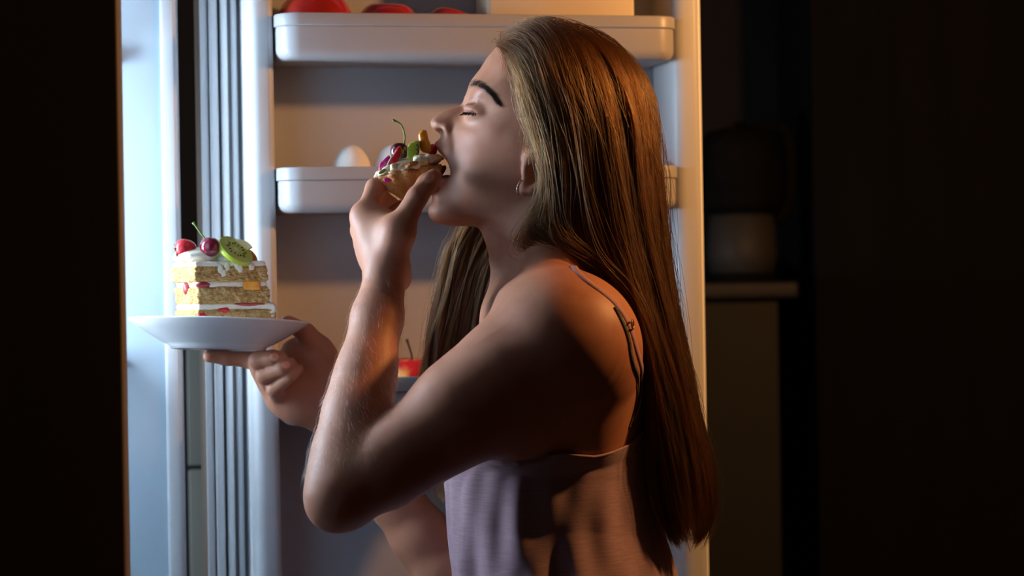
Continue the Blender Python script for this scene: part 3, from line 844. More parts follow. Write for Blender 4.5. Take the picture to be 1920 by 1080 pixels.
def ell(c, r, R=None):
    """ellipsoid, R = 3x3 rows are its axes"""
    c = np.array(c, float); r = np.array(r, float)
    A = np.eye(3) if R is None else np.array(R, float)
    def fn(X, Y, Z):
        x, y, z = X - c[0], Y - c[1], Z - c[2]
        p = [(A[i][0] * x + A[i][1] * y + A[i][2] * z) for i in range(3)]
        k0 = np.sqrt((p[0] / r[0]) ** 2 + (p[1] / r[1]) ** 2 + (p[2] / r[2]) ** 2)
        k1 = np.sqrt((p[0] / r[0] ** 2) ** 2 + (p[1] / r[1] ** 2) ** 2 + (p[2] / r[2] ** 2) ** 2)
        return k0 * (k0 - 1) / np.maximum(k1, 1e-6)
    m = float(r.max())
    e = np.sqrt(((A * r[:, None]) ** 2).sum(0))
    return fn, c - e, c + e

def surface_nets(D, lo, h):
    n = np.array(D.shape)
    D = D.copy()
    for ax in range(3):
        s = [slice(None)] * 3
        for e in (0, -1):
            s[ax] = e; D[tuple(s)] = np.maximum(D[tuple(s)], 0.5 * h)
    S = D < 0
    def corner(A, i, j, k): return A[i:n[0] - 1 + i, j:n[1] - 1 + j, k:n[2] - 1 + k]
    anyin = np.zeros(n - 1, bool); allin = np.ones(n - 1, bool)
    for i in (0, 1):
        for j in (0, 1):
            for k in (0, 1):
                c = corner(S, i, j, k); anyin |= c; allin &= c
    cells = np.flatnonzero((anyin & ~allin).ravel())
    del anyin, allin
    m = n - 1
    I, J, K = np.unravel_index(cells, m)
    val = np.zeros((len(cells), 8), np.float32)
    off = [(a, b, c) for a in (0, 1) for b in (0, 1) for c in (0, 1)]
    for q, (a, b, c) in enumerate(off): val[:, q] = D[I + a, J + b, K + c]
    pos = np.zeros((len(cells), 3)); cnt = np.zeros(len(cells))
    O = np.array(off, float)
    for a in range(8):
        for b in range(a + 1, 8):
            if np.abs(O[a] - O[b]).sum() != 1: continue
            va, vb = val[:, a], val[:, b]
            c = (va < 0) != (vb < 0)
            t = np.where(c, va / np.where(c, va - vb, 1), 0)
            pos += np.where(c[:, None], O[a] + t[:, None] * (O[b] - O[a]), 0); cnt += c
    pos /= cnt[:, None]
    V = np.array(lo) + h * (np.stack([I, J, K], 1) + pos)
    def cid(i, j, k): return (i * m[1] + j) * m[2] + k
    faces = []
    for ax in range(3):
        a = [slice(0, None)] * 3; b = [slice(0, None)] * 3
        a[ax] = slice(0, n[ax] - 1); b[ax] = slice(1, n[ax])
        A, B = S[tuple(a)], S[tuple(b)]
        idx = np.argwhere(A != B)
        u, v = [(1, 2), (2, 0), (0, 1)][ax]
        ok = (idx[:, u] > 0) & (idx[:, v] > 0) & (idx[:, u] < m[u]) & (idx[:, v] < m[v])
        idx = idx[ok]
        inside = A[idx[:, 0], idx[:, 1], idx[:, 2]]
        q = []
        for du, dv in ((-1, -1), (0, -1), (0, 0), (-1, 0)):
            c = idx.copy(); c[:, u] += du; c[:, v] += dv
            q.append(np.searchsorted(cells, cid(c[:, 0], c[:, 1], c[:, 2])))
        q = np.stack(q, 1)
        q[~inside] = q[~inside][:, ::-1]
        faces.append(q)
    return V, np.concatenate(faces)

def np_mesh(name, V, F):
    me = bpy.data.meshes.new(name)
    me.vertices.add(len(V)); me.vertices.foreach_set('co', np.ascontiguousarray(V, np.float32).ravel())
    me.loops.add(F.size); me.loops.foreach_set('vertex_index', np.ascontiguousarray(F, np.int32).ravel())
    me.polygons.add(len(F))
    me.polygons.foreach_set('loop_start', np.arange(0, F.size, F.shape[1], dtype=np.int32))
    me.update(calc_edges=True); me.validate()
    return me

Y0 = 2.50
def pw(px, py, w): return np.array(P(px, py, Y0 + w))       # photo pixel at distance w behind her middle plane
MM = Y0 / FPX                                               # metres per pixel in her middle plane

# ---- head: outline of the profile plus half-widths over it
SIL = [(917, 104, 60), (901, 128, 60), (887, 146, 58), (880, 157, 45), (876, 170, 30), (871, 182, 16), (868, 190, 12), (864, 196, 12), (852, 201, 12), (841, 205, 13), (829, 211, 15), (818, 217, 18),
       (810, 223, 20), (807, 229, 20), (808, 236, 20), (812, 242, 18), (818, 247, 16), (824, 251, 14), (826, 256, 14), (823, 261, 14), (817, 266, 13), (814, 271, 11), (816, 277, 9), (822, 284, 8), (829, 294, 8), (835, 305, 8),
       (839, 314, 8), (842, 323, 8), (841, 331, 8), (836, 340, 8), (829, 348, 8), (822, 354, 9), (814, 359, 10), (810, 364, 11), (810, 369, 13), (811, 374, 16), (808, 381, 20), (804, 388, 24), (802, 396, 26), (804, 406, 26), (810, 414, 24),
       (819, 419, 22), (835, 422, 20), (855, 424, 18), (880, 424, 18), (900, 426, 20), (930, 440, 30), (970, 455, 40), (1020, 460, 60), (1060, 452, 80), (1110, 425, 100), (1160, 380, 120), (1188, 320, 130), (1200, 260, 130),
       (1196, 200, 130), (1175, 150, 120), (1140, 108, 110), (1090, 78, 100), (1040, 62, 90), (990, 58, 80), (950, 72, 65)]
HW = [(930, 120, 60), (915, 140, 58), (905, 160, 56), (960, 110, 66), (950, 150, 66), (985, 160, 70), (1040, 120, 74), (1040, 180, 75), (1100, 160, 76), (1100, 230, 77), (1160, 220, 75), (1150, 300, 74), (1090, 320, 73), (1040, 260, 72),
      (890, 172, 47), (905, 178, 51), (925, 190, 56), (945, 205, 60), (880, 178, 30), (874, 186, 15),
      (868, 197, 8), (874, 200, 11), (879, 206, 21), (884, 206, 31), (890, 206, 38.5), (896, 207, 43), (902, 208, 46), (910, 208, 48), (920, 215, 52), (940, 222, 58), (965, 220, 63), (990, 240, 67),
      (858, 204, 9), (848, 209, 9.5), (838, 216, 10), (826, 224, 10.5), (816, 230, 11.5), (822, 240, 12), (834, 238, 14.5), (843, 240, 16), (848, 232, 14.5), (850, 222, 12.5), (858, 214, 12), (863, 222, 16), (870, 216, 18), (856, 238, 19), (858, 228, 16.5),
      (880, 222, 29), (890, 228, 39), (905, 235, 48), (930, 242, 56), (960, 255, 62), (860, 246, 24), (870, 244, 31), (885, 250, 41), (905, 258, 49), (935, 270, 56), (970, 290, 61), (1000, 300, 64),
      (826, 262, 13), (834, 268, 18), (842, 280, 22), (848, 262, 21), (846, 296, 24), (852, 282, 25), (853, 310, 28), (865, 285, 33), (880, 300, 41), (905, 310, 48), (935, 320, 53), (970, 340, 57), (1000, 350, 60),
      (850, 335, 28), (848, 326, 27.5), (848, 345, 28), (862, 330, 34.5), (875, 345, 39.5), (900, 350, 46), (935, 355, 51), (970, 375, 54), (995, 390, 54),
      (825, 358, 15), (835, 352, 20), (820, 368, 15), (832, 370, 20), (848, 365, 27), (818, 385, 15.5), (815, 400, 15.5), (832, 390, 22), (850, 388, 29), (875, 385, 37), (905, 385, 43), (940, 390, 48), (975, 405, 50), (830, 408, 20), (855, 410, 28), (885, 410, 36), (915, 412, 41), (945, 420, 45),
      (1020, 420, 55), (1080, 390, 64), (1020, 350, 66), (1130, 370, 66)]
def tps(pts, vals, Q, lam=0.0):
    n = len(pts)
    def U(r2): return np.where(r2 > 0, 0.5 * r2 * np.log(np.maximum(r2, 1e-12)), 0)
    d = ((pts[:, None] - pts[None]) ** 2).sum(2)
    A = np.zeros((n + 3, n + 3)); A[:n, :n] = U(d) + lam * np.eye(n); A[:n, n] = 1; A[:n, n + 1:] = pts
    A[n, :n] = 1; A[n + 1:, :n] = pts.T
    b = np.zeros(n + 3); b[:n] = vals
    c = np.linalg.solve(A, b)
    out = np.full(len(Q), c[n]) + Q @ c[n + 1:]
    for i in range(n): out += c[i] * U(((Q - pts[i]) ** 2).sum(1))
    return out
UG0, UG1, VG0, VG1, GS = 780, 1230, 30, 490, 1.0
ug = np.arange(UG0, UG1, GS); vg = np.arange(VG0, VG1, GS)
UU, VV = np.meshgrid(ug, vg, indexing='ij')
sil_raw = np.array([(a, b) for a, b, c in SIL], float)
closed = np.vstack([sil_raw, sil_raw[:1]])
silR = np.append(np.array([c for a, b, c in SIL], float), SIL[0][2])
fine = []; fineR = []
cp = np.vstack([closed[-2], closed, closed[1]])
for i in range(len(closed) - 1):
    p0, p1, p2, p3 = cp[i], cp[i + 1], cp[i + 2], cp[i + 3]
    for t in np.linspace(0, 1, 6, endpoint=False):
        fine.append(0.5 * (2 * p1 + (p2 - p0) * t + (2 * p0 - 5 * p1 + 4 * p2 - p3) * t * t + (3 * p1 - p0 - 3 * p2 + p3) * t ** 3))
        fineR.append(silR[i] * (1 - t) + silR[i + 1] * t)
fine = np.array(fine); fineR = np.array(fineR)
Qp = np.stack([UU.ravel(), VV.ravel()], 1)
dist = np.full(len(Qp), 1e9); inside = np.zeros(len(Qp), bool); rw = np.zeros(len(Qp)); rws = np.zeros(len(Qp))
for i in range(len(fine)):
    a = fine[i]; b = fine[(i + 1) % len(fine)]
    ab = b - a; t = np.clip(((Qp - a) @ ab) / (ab @ ab), 0, 1)
    d = np.sqrt(((Qp - a - t[:, None] * ab) ** 2).sum(1)); dist = np.minimum(dist, d)
    wgt = np.linalg.norm(ab) / (d + 1.0) ** 4; rw += wgt * fineR[i]; rws += wgt
    c = ((a[1] <= Qp[:, 1]) & (b[1] > Qp[:, 1])) | ((b[1] <= Qp[:, 1]) & (a[1] > Qp[:, 1]))
    xi = a[0] + (Qp[:, 1] - a[1]) / np.where(abs(ab[1]) < 1e-9, 1e-9, ab[1]) * ab[0]
    inside ^= c & (Qp[:, 0] < xi)
sd = np.where(inside, dist, -dist); RR = rw / rws
hw = np.array(HW, float)
fac = (Y0 - hw[:, 2] / 1000) / Y0
hpts = np.stack([960 + (hw[:, 0] - 960) * fac, 540 + (hw[:, 1] - 540) * fac], 1)
Hs = np.clip(tps(hpts / 100, hw[:, 2], Qp / 100, 0.002), 5, 80) / 1000
tt = np.clip(sd / RR, -1.5, 1)
QG = (Hs ** 2 * (1 - (1 - tt) ** 2)).reshape(UU.shape)
# gentle brushes on the side surface: (u, v, radius u, radius v, metres out)
HN = np.sqrt(np.maximum(QG, 0))
BR = [(905, 186, 26, 9, 0.0016), (922, 250, 26, 18, 0.0012), (850, 252, 7, 12, -0.0016), (853, 275, 6, 20, -0.0014), (826, 375, 12, 6, -0.0010), (836, 240, 7, 7, 0.0016), (846, 246, 4, 7, -0.0012)]
for (u, v, ru, rv, a) in BR:
    HN = HN + a * np.exp(-((UU - u) / ru) ** 2 - ((VV - v) / rv) ** 2) * (QG > 0)
QG = np.where(QG > 0, HN ** 2, QG)
GU, GV = np.gradient(QG, GS * MM)
GQ2 = GU ** 2 + GV ** 2
def uv_of(X, Z):
    a = X; b = Z - ZC
    return 960 + (a * RC + b * RS) / MM, 540 - (-a * RS + b * RC) / MM
def head_fn(X, Y, Z):
    U_, V_ = uv_of(X, Z)
    fu = np.clip((U_ - UG0) / GS, 0, len(ug) - 1.001); fv = np.clip((V_ - VG0) / GS, 0, len(vg) - 1.001)
    iu = fu.astype(int); iv = fv.astype(int); a = fu - iu; b = fv - iv
    def bil(G): return (G[iu, iv] * (1 - a) * (1 - b) + G[iu + 1, iv] * a * (1 - b) + G[iu, iv + 1] * (1 - a) * b + G[iu + 1, iv + 1] * a * b)
    q = bil(QG); g = bil(GQ2)
    wv = Y - Y0
    return np.clip((wv * wv - q) / np.sqrt(4 * wv * wv + g + 1e-7), -0.05, 0.05)
HEAD = (head_fn, np.array([P(785, 240, Y0).x, Y0 - .085, P(960, 480, Y0).z]), np.array([P(1225, 240, Y0).x, Y0 + .085, P(960, 40, Y0).z]))

VOX = 0.0016
B_LO = (P(372, 800, 2.62).x, 2.25, P(900, 1185, 2.5).z); B_HI = (P(1250, 700, 2.5).x, 2.80, P(1000, 30, 2.5).z)
body = Field(B_LO, B_HI, VOX)
put = body.put
# ---- torso (leans a little, back turned slightly to the camera)
TY = math.radians(12)
tf = np.array([-math.cos(TY), math.sin(TY), 0]); tr = np.array([math.sin(TY), math.cos(TY), 0])      # forward, to her right (away)
def tpt(px, py, f=0.0, r=0.0, u=0.0): return pw(px, py, 0.02) + tf * f + tr * r + np.array([0, 0, u])
LOFT = [(500, 1040, .052, .055), (560, 1052, .070, .105), (610, 1056, .082, .135), (680, 1058, .090, .142), (760, 1056, .092, .138), (840, 1050, .090, .130), (930, 1044, .084, .120), (1020, 1042, .080, .116), (1110, 1046, .084, .124), (1200, 1052, .094, .142), (1300, 1056, .104, .158)]
LZ = np.array([pw(a[1], a[0], 0.02)[2] for a in LOFT]); LX = np.array([pw(a[1], a[0], 0.02)[0] for a in LOFT]); LA = np.array([a[2] for a in LOFT]); LB = np.array([a[3] for a in LOFT])
def loft_fn(X, Y, Z):
    z = np.asarray(Z).ravel()[::-1]
    def I(a): return np.interp(np.asarray(Z), LZ[::-1], a[::-1])
    x = X - I(LX); y = Y - (Y0 + 0.02)
    f = (x * tf[0] + y * tf[1]) / I(LA); r = (x * tr[0] + y * tr[1]) / I(LB)
    k = (np.abs(f) ** 2.3 + np.abs(r) ** 2.3) ** (1 / 2.3)
    d = (k - 1) * np.minimum(I(LA), I(LB)) * 0.9
    return np.maximum(d, np.maximum(Z - LZ[0], (LZ[-1]) - Z))
put((loft_fn, (LX.min() - .17, Y0 - .16, LZ[-1]), (LX.max() + .17, Y0 + .20, LZ[0])), 0.0)
put(cone(pw(1000, 440, 0), pw(1046, 570, 0.015), .050, .056), 0.025)                      # neck
put(HEAD, 0.016)
for sg in (-1, 1):
    put(cone(pw(1045, 455, 0.035 * sg), tpt(1064, 574, 0.0, 0.120 * sg), .030, .033), 0.04)       # trapezius
    put(cone(pw(1015, 405, 0.047 * sg), tpt(945, 580, 0.0, 0.012 * sg), .011, .009), 0.02)        # neck muscle
    put(cone(tpt(952, 588, 0.004, 0.02 * sg), tpt(1010, 560, 0.0, 0.125 * sg), .008, .010), 0.03) # collar bone
    put(ell(tpt(1050, 700, -0.049, 0.085 * sg), (.034, .05, .085), [tf, tr, (0, 0, 1)]), 0.03)    # shoulder blade
    put(ell(tpt(1045, 850, 0.055, 0.060 * sg), (.040, .056, .056), [tf, tr, (0, 0, 1)]), 0.04)     # bust
# ---- near arm (her left): shoulder, elbow, wrist
S1 = pw(1058, 626, -0.125); E1 = pw(642, 924, -0.165); W1_ = pw(725, 507, -0.050)
def lerp(a, b, t): return a * (1 - t) + b * t
put(ell(lerp(S1, E1, 0.03), (.055, .054, .054)), 0.03)
put(cone(lerp(S1, E1, 0.0), lerp(S1, E1, 0.45), .053, .044), 0.035)
put(cone(lerp(S1, E1, 0.30), lerp(S1, E1, 0.97), .0445, .034), 0.03)
put(cone(lerp(S1, E1, 0.30) + np.array([.002, 0, -.020]), lerp(S1, E1, 0.80) + np.array([.002, 0, -.013]), .036, .030), 0.025)
put(cone(pw(1085, 665, -0.115), pw(1010, 780, -0.10), .052, .040), 0.05)                     # rear armpit fold
fa = Field(B_LO, B_HI, VOX) if False else None
FA = [(.0, .035), (.16, .0335), (.34, .0312), (.55, .0285), (.78, .0250), (1.0, .0206)]
arm = []
for (t0, r0), (t1, r1) in zip(FA[:-1], FA[1:]):
    arm.append(cone(lerp(E1, W1_, t0), lerp(E1, W1_, t1), r0, r1))
put(ell(pw(619, 950, -0.165), (.019, .022, .020)), 0.028)                                     # point of the elbow
for a in arm[:1]: put(a, 0.012)
for a in arm[1:]: put(a, 0.010)
put(cone(lerp(E1, W1_, 0.1) + np.array([-.005, 0, 0]), lerp(E1, W1_, 0.45) + np.array([-.003, 0, 0]), .027, .024), 0.02)
put(ell(pw(752, 522, -0.036), (.0105, .011, .013)), 0.010)                                    # wrist bone
# ---- far arm (her right)
S2 = tpt(1064, 615, 0.01, 0.145); E2 = pw(872, 1122, 0.20); W2_ = pw(628, 778, 0.175)
put(ell(S2, (.056, .055, .056)), 0.035)
put(cone(S2, E2, .052, .036), 0.03)
for (t0, r0), (t1, r1) in zip(FA[:-1], FA[1:]):
    put(cone(lerp(E2, W2_, t0), lerp(E2, W2_, t1), r0 * 1.02, r1 * 1.05), 0.012)

# ---- near hand: palm, then fingers as separate chains
def chain(field, pts, rads, k=0.0):
    for i in range(len(pts) - 1): field.put(cone(pts[i], pts[i + 1], rads[i], rads[i + 1]), k)
NAILS = []
H1_lo = np.array(pw(640, 560, -0.12)); H1_hi = np.array(pw(850, 290, 0.14))
lo = np.minimum(H1_lo, H1_hi) - .02; hi = np.maximum(H1_lo, H1_hi) + .02
def subfield(lo, hi):
    lo = np.maximum(lo, body.lo)
    a = np.floor((lo - body.lo) / VOX).astype(int)
    return Field(body.lo + a * VOX, hi, VOX), a
h1, off1 = subfield(lo, hi)
MCP = [pw(684, 404, -0.034), pw(683, 432, -0.012), pw(688, 458, 0.010), pw(698, 480, 0.028)]
for i, mpt in enumerate(MCP):
    h1.put(cone(lerp(W1_, mpt, 0.02) + np.array([0, 0.004 * (i - 1.5), 0]), mpt, .0165, [.0112, .0112, .0106, .0098][i]), 0.013)
    h1.put(ell(mpt + np.array([-.003, 0, .001]), (.0105, .0098, .0108)), 0.005)
h1.put(cone(W1_ + np.array([.002, -.006, .004]), pw(744, 436, -0.066), .0165, .0160), 0.016)      # thumb ball
h1.put(cone(pw(748, 434, -0.064), pw(692, 412, -0.034), .010, .009), 0.022)                         # web
h1.put(ell(pw(716, 450, -0.030), (.024, .020, .030)), 0.02)
f1, _ = subfield(lo, hi)
FING = [([MCP[0], pw(703, 352, -0.012), pw(735, 329, 0.022), pw(762, 322, 0.034)], [.0102, .0094, .0086, .0076]),
        ([MCP[1], pw(714, 374, 0.022), pw(752, 356, 0.036), pw(778, 344, 0.036)], [.0115, .0105, .0090, .0080]),
        ([MCP[2], pw(714, 402, 0.040), pw(750, 378, 0.050), pw(772, 366, 0.047)], [.0108, .0098, .0086, .0076]),
        ([MCP[3], pw(720, 430, 0.056), pw(748, 406, 0.062), pw(768, 392, 0.060)], [.0100, .0088, .0078, .0068]),
        ([pw(746, 434, -0.066), pw(782, 370, -0.060), pw(801, 345, -0.050), pw(814, 331, -0.044)], [.0140, .0104, .0102, .0082])]
for pts, rr in FING:
    g, _ = subfield(lo, hi)
    chain(g, pts, rr, 0.004)
    f1.D = np.minimum(f1.D, g.D)
h1.merge(f1, 0.007)
sl = tuple(slice(off1[i], off1[i] + h1.D.shape[i]) for i in range(3))
headD = body.D[sl]
body.D[sl] = smin(headD, h1.D[:headD.shape[0], :headD.shape[1], :headD.shape[2]], 0.008)

# ---- far hand under the plate
lo = np.minimum(pw(360, 840, 0.05), pw(700, 560, 0.27)) - .01; hi = np.maximum(pw(360, 840, 0.05), pw(700, 560, 0.27)) + .01
h2, off2 = subfield(lo, hi)
MC2 = [pw(494, 679, 0.144), pw(496, 694, 0.142), pw(508, 722, 0.146), pw(524, 748, 0.152)]
for i, mpt in enumerate(MC2):
    h2.put(cone(lerp(W2_, mpt, 0.05), mpt, .0195, [.0130, .0125, .0118, .0110][i]), 0.016)
h2.put(ell(pw(572, 730, 0.165), (.036, .020, .030)), 0.02)
h2.put(cone(lerp(W2_, pw(590, 690, 0.168), 0.1), pw(598, 668, 0.160), .022, .0190), 0.018)             # thumb ball
h2.put(ell(pw(562, 664, 0.170), (.022, .012, .019)), 0.015)
h2.put(ell(pw(584, 690, 0.166), (.026, .016, .024)), 0.02)
h2.put(ell(pw(560, 752, 0.150), (.024, .014, .020)), 0.02)                                             # heel of the hand
f2, _ = subfield(lo, hi)
FING2 = [([pw(506, 681, 0.146), pw(468, 674, 0.150), pw(425, 671, 0.146), pw(392, 668, 0.140)], [.0110, .0095, .0080, .0068]),
         ([MC2[1], pw(484, 676, 0.106), pw(512, 671, 0.096), pw(527, 671, 0.098)], [.0112, .0098, .0082, .0072]),
         ([MC2[2], pw(496, 704, 0.108), pw(530, 690, 0.094), pw(545, 682, 0.098)], [.0106, .0094, .0078, .0068]),
         ([MC2[3], pw(514, 730, 0.112), pw(544, 704, 0.098), pw(559, 692, 0.102)], [.0098, .0084, .0070, .0060]),
         ([pw(603, 682, 0.168), pw(597, 652, 0.162), pw(573, 624, 0.155), pw(541, 605, 0.150)], [.0170, .0138, .0106, .0080])]
for pts, rr in FING2:
    g, _ = subfield(lo, hi)
    chain(g, pts, rr, 0.004)
    f2.D = np.minimum(f2.D, g.D)
h2.merge(f2, 0.0035)
sl = tuple(slice(off2[i], off2[i] + h2.D.shape[i]) for i in range(3))
cur = body.D[sl]
body.D[sl] = smin(cur, h2.D[:cur.shape[0], :cur.shape[1], :cur.shape[2]], 0.010)

# ---- face details
def lid_pt(phi, th, sg, r):
    f_, t_ = math.radians(phi), math.radians(th)
    c = pw(894, 206, .0305 * sg)
    return c + r / .0124 * np.array([-.0136 * math.cos(f_) * math.cos(t_), .0140 * sg * math.sin(f_) * math.cos(t_), -.0122 * math.sin(t_)])
for sg in (-1, 1):
    wy = lambda w_: w_ * sg
    put(ell(pw(894, 206, wy(.0305)), (.0138, .0142, .0124)), 0.009)                           # closed lids over the eyeball
    for th0, th1, r in ((-46, -30, .0011), (2, 20, .0012)):                                    # lid crease and lash line as thin grooves
        q = [lid_pt(f_, th0 + (th1 - th0) * (f_ + 50) / 135, sg, .0124) for f_ in range(-50, 86, 15)]
        for i in range(len(q) - 1): put(cone(q[i], q[i + 1], r, r), 0.002, True)
    put(ell(pw(824, 246.5, wy(.0090)), (.0058, .0042, .0030)), 0.002, True)                      # nostril
    # ear
    ew = -.067
    ear = [(990, 300, .064), (1000, 280, .070), (1020, 270, .074), (1036, 288, .077), (1034, 318, .076), (1016, 344, .073), (998, 358, .070), (984, 360, .067)]
    for i in range(len(ear) - 1):
        a, b = ear[i], ear[i + 1]
        put(cone(pw(a[0], a[1], wy(a[2])), pw(b[0], b[1], wy(b[2])), .0036, .0036), 0.004)
    put(ell(pw(1010, 312, wy(.0665)), (.016, .004, .020)), 0.006)
    put(ell(pw(984, 350, wy(.0655)), (.0065, .0042, .0090)), 0.005)
    put(ell(pw(986, 322, wy(.0655)), (.0045, .0045, .0070)), 0.004)
    put(ell(pw(1003, 322, wy(.0710)), (.0065, .0060, .0085)), 0.003, True)
# mouth cavity
put(cone(pw(838, 322, 0), pw(870, 322, 0), .017, .014), 0.004, True)
put(ell(pw(838, 343, 0), (.0105, .0175, .0085)), 0.004)      # tongue and inner lower lip
# palm creases
for pts in ([(540, 715, .118), (575, 728, .124), (600, 735, .135)], [(525, 770, .130), (545, 745, .120), (556, 722, .118)]):
    pass

# ---- tools that read the finished skin
def sampleD(p):
    g = (p - body.lo) / VOX
    g = np.clip(g, 0, np.array(body.D.shape) - 1.001)
    i = g.astype(int); f = g - i
    out = np.zeros(len(p))
    for a in (0, 1):
        for b in (0, 1):
            for c in (0, 1):
                wgt = (f[:, 0] if a else 1 - f[:, 0]) * (f[:, 1] if b else 1 - f[:, 1]) * (f[:, 2] if c else 1 - f[:, 2])
                out += wgt * body.D[i[:, 0] + a, i[:, 1] + b, i[:, 2] + c]
    return out
def gradD(p, e=0.003):
    g = np.stack([sampleD(p + np.eye(3)[k] * e) - sampleD(p - np.eye(3)[k] * e) for k in range(3)], 1)
    return g / np.maximum(np.linalg.norm(g, axis=1)[:, None], 1e-9)
def push_out(p, dmin, it=4):
    for _ in range(it):
        d = sampleD(p)
        m = d < dmin
        if not m.any(): break
        g = gradD(p[m])
        p[m] += g * ((dmin[m] if not np.isscalar(dmin) else dmin) - d[m])[:, None]
    return p
def surf(px, py, w0=None):
    """skin point seen at a photo pixel"""
    ys = np.arange(2.26, 2.80, 0.001)
    q = np.array([P(px, py, y) for y in ys])
    d = sampleD(q)
    k = np.flatnonzero(d < 0)
    if len(k) == 0: return q[np.argmin(d)] if w0 is None else pw(px, py, w0)
    return q[k[0]]

# finger nails: slightly raised plates where they show, tinted further down
NAILS = []
def nail(px, py, w0, w1, ln, wd):
    """nail at a pixel; w0, w1: two points of the finger axis"""
    c = surf(px, py)
    n_ = gradD(c[None], 0.004)[0]
    ax = np.array(w1) - np.array(w0); ax -= n_ * (ax @ n_); ax /= np.linalg.norm(ax)
    sd_ = np.cross(n_, ax)
    put(ell(c - n_ * 0.0004, (ln, wd, 0.0011), [ax, sd_, n_]), 0.0004)
    NAILS.append((c, ax, sd_, n_, ln, wd))
nail(804, 334, FING[4][0][2], FING[4][0][3], .0068, .0054)
nail(514, 669, FING2[1][0][2], FING2[1][0][3], .0054, .0046)
nail(536, 684, FING2[2][0][2], FING2[2][0][3], .0050, .0044)
V, F = surface_nets(body.D, body.lo, VOX)
nfine = len(V)
# ---- lower body on a coarser grid, under the clothes, standing on the floor
leg = Field((-0.20, 2.24, -0.012), (0.34, 2.78, 1.10), 0.006)
HIPZ = 0.90
hc = np.array([pw(1056, 1300, .02)[0], Y0 + .02])
def lp_(f, r, z): return np.array([hc[0] + tf[0] * f + tr[0] * r, hc[1] + tf[1] * f + tr[1] * r, z])
def lower(field, g):
    field.put((loft_fn, (LX.min() - .17, Y0 - .16, LZ[-1]), (LX.max() + .17, Y0 + .20, 1.10)), 0.0)
    field.put(ell(lp_(-0.01, 0, HIPZ), (.105 + g, .165 + g, .12 + g), [tf, tr, (0, 0, 1)]), 0.05)
    for sg in (-1, 1):
        field.put(cone(lp_(0, 0.085 * sg, HIPZ - .04), lp_(0.01, 0.085 * sg, 0.48), .086 + g, .054 + g), 0.03)
        field.put(cone(lp_(0.01, 0.085 * sg, 0.48), lp_(-0.02, 0.088 * sg, 0.09), .054 + g, .036 + g), 0.02)
lower(leg, 0.0)
for sg in (-1, 1):
    leg.put(cone(lp_(-0.02, 0.088 * sg, 0.09), lp_(-0.03, 0.088 * sg, 0.034), .036, .034), 0.02)
    leg.put(cone(lp_(-0.02, 0.088 * sg, 0.045), lp_(0.12, 0.098 * sg, 0.022), .036, .021), 0.02)
    for k in range(5):
        leg.put(cone(lp_(0.11, (0.075 + 0.013 * k) * sg, 0.016), lp_(0.165 - 0.007 * k, (0.074 + 0.014 * k) * sg, 0.011), .012, .011 - .0008 * k), 0.006)
V2, F2 = surface_nets(leg.D, leg.lo, 0.006)
Vall = np.vstack([V, V2]); Fall = np.vstack([F, F2 + nfine])

# ---- skin tint per vertex: lips, nails, brows keep their own colour
M_SKIN = mat('skin', (0.47, 0.205, 0.122), 0.50, spec=0.36, sss=0.25, sss_scale=0.006, sss_rad=(1.0, 0.35, 0.2), attr='tint', mottle=(45, (0.41, 0.160, 0.095), 0.45, 0.75), bump=(900, 0.12, 0.0006))
tint = np.ones((len(Vall), 4), np.float32)
U_, V_ = uv_of(Vall[:, 0], Vall[:, 2]); Wd = np.abs(Vall[:, 1] - Y0)
hf = (Y0 - Wd) / Y0
PU = 960 + (U_ - 960) / hf; PV = 540 + (V_ - 540) / hf      # where it shows, near side
def seg_d(pu, pv, pts):
    d = np.full(len(pu), 1e9)
    for (a, b), (c, e) in zip(pts[:-1], pts[1:]):
        vx, vy = c - a, e - b; t = np.clip(((pu - a) * vx + (pv - b) * vy) / (vx * vx + vy * vy), 0, 1)
        d = np.minimum(d, np.hypot(pu - a - t * vx, pv - b - t * vy))
    return d
headmask = (Wd < .09) & (V_ < 430) & (V_ > 40) & (U_ > 795)
lips = np.clip(1.25 - seg_d(U_, V_, [(814, 270), (822, 281), (834, 302), (841, 322), (834, 343), (820, 356), (811, 365)]) / 6.5, 0, 1) * headmask * (Wd < .034) * (np.arange(len(Vall)) < nfine)
handm = (Vall[:, 1] < Y0 - .030) & (U_ < 822)
lips = lips * ~handm
tint[:, :3] *= 1 - lips[:, None] * (1 - np.array([0.92, 0.52, 0.55]))
nd = np.zeros(len(Vall))
for c, ax_, sd_, n_, ln, wd in NAILS:
    q_ = Vall - c
    e_ = np.sqrt((q_ @ ax_ / ln) ** 2 + (q_ @ sd_ / wd) ** 2 + (q_ @ n_ / .003) ** 2)
    nd = np.maximum(nd, np.clip(4 * (1.08 - e_), 0, 1))
tint[:, :3] *= 1 + nd[:, None] * (np.array([1.75, 1.95, 2.3]) - 1)
cheek = np.exp(-((PU - 890) / 34) ** 2 - ((PV - 270) / 30) ** 2) * headmask
tint[:, :3] *= 1 - cheek[:, None] * np.array([0.0, 0.10, 0.08])
brow = np.clip(1.4 - seg_d(PU, PV, [(881, 158), (893, 158), (907, 164), (922, 176), (934, 192)]) / 6, 0, 1) * headmask
tint[:, :3] *= 1 - brow[:, None] * np.array([0.55, 0.58, 0.6])

woman = empty('person', (hc[0], hc[1], 0.0))
tag(woman, 'long-haired woman in a pink camisole biting a fruit tart with closed eyes', 'person')
me = np_mesh('body', Vall, Fall)
at = me.attributes.new('tint', 'FLOAT_COLOR', 'POINT'); at.data.foreach_set('color', tint.ravel())
bo_ = obj('body', me, M_SKIN, woman)
sm = bo_.modifiers.new('soft', 'SMOOTH'); sm.factor = 0.5; sm.iterations = 2

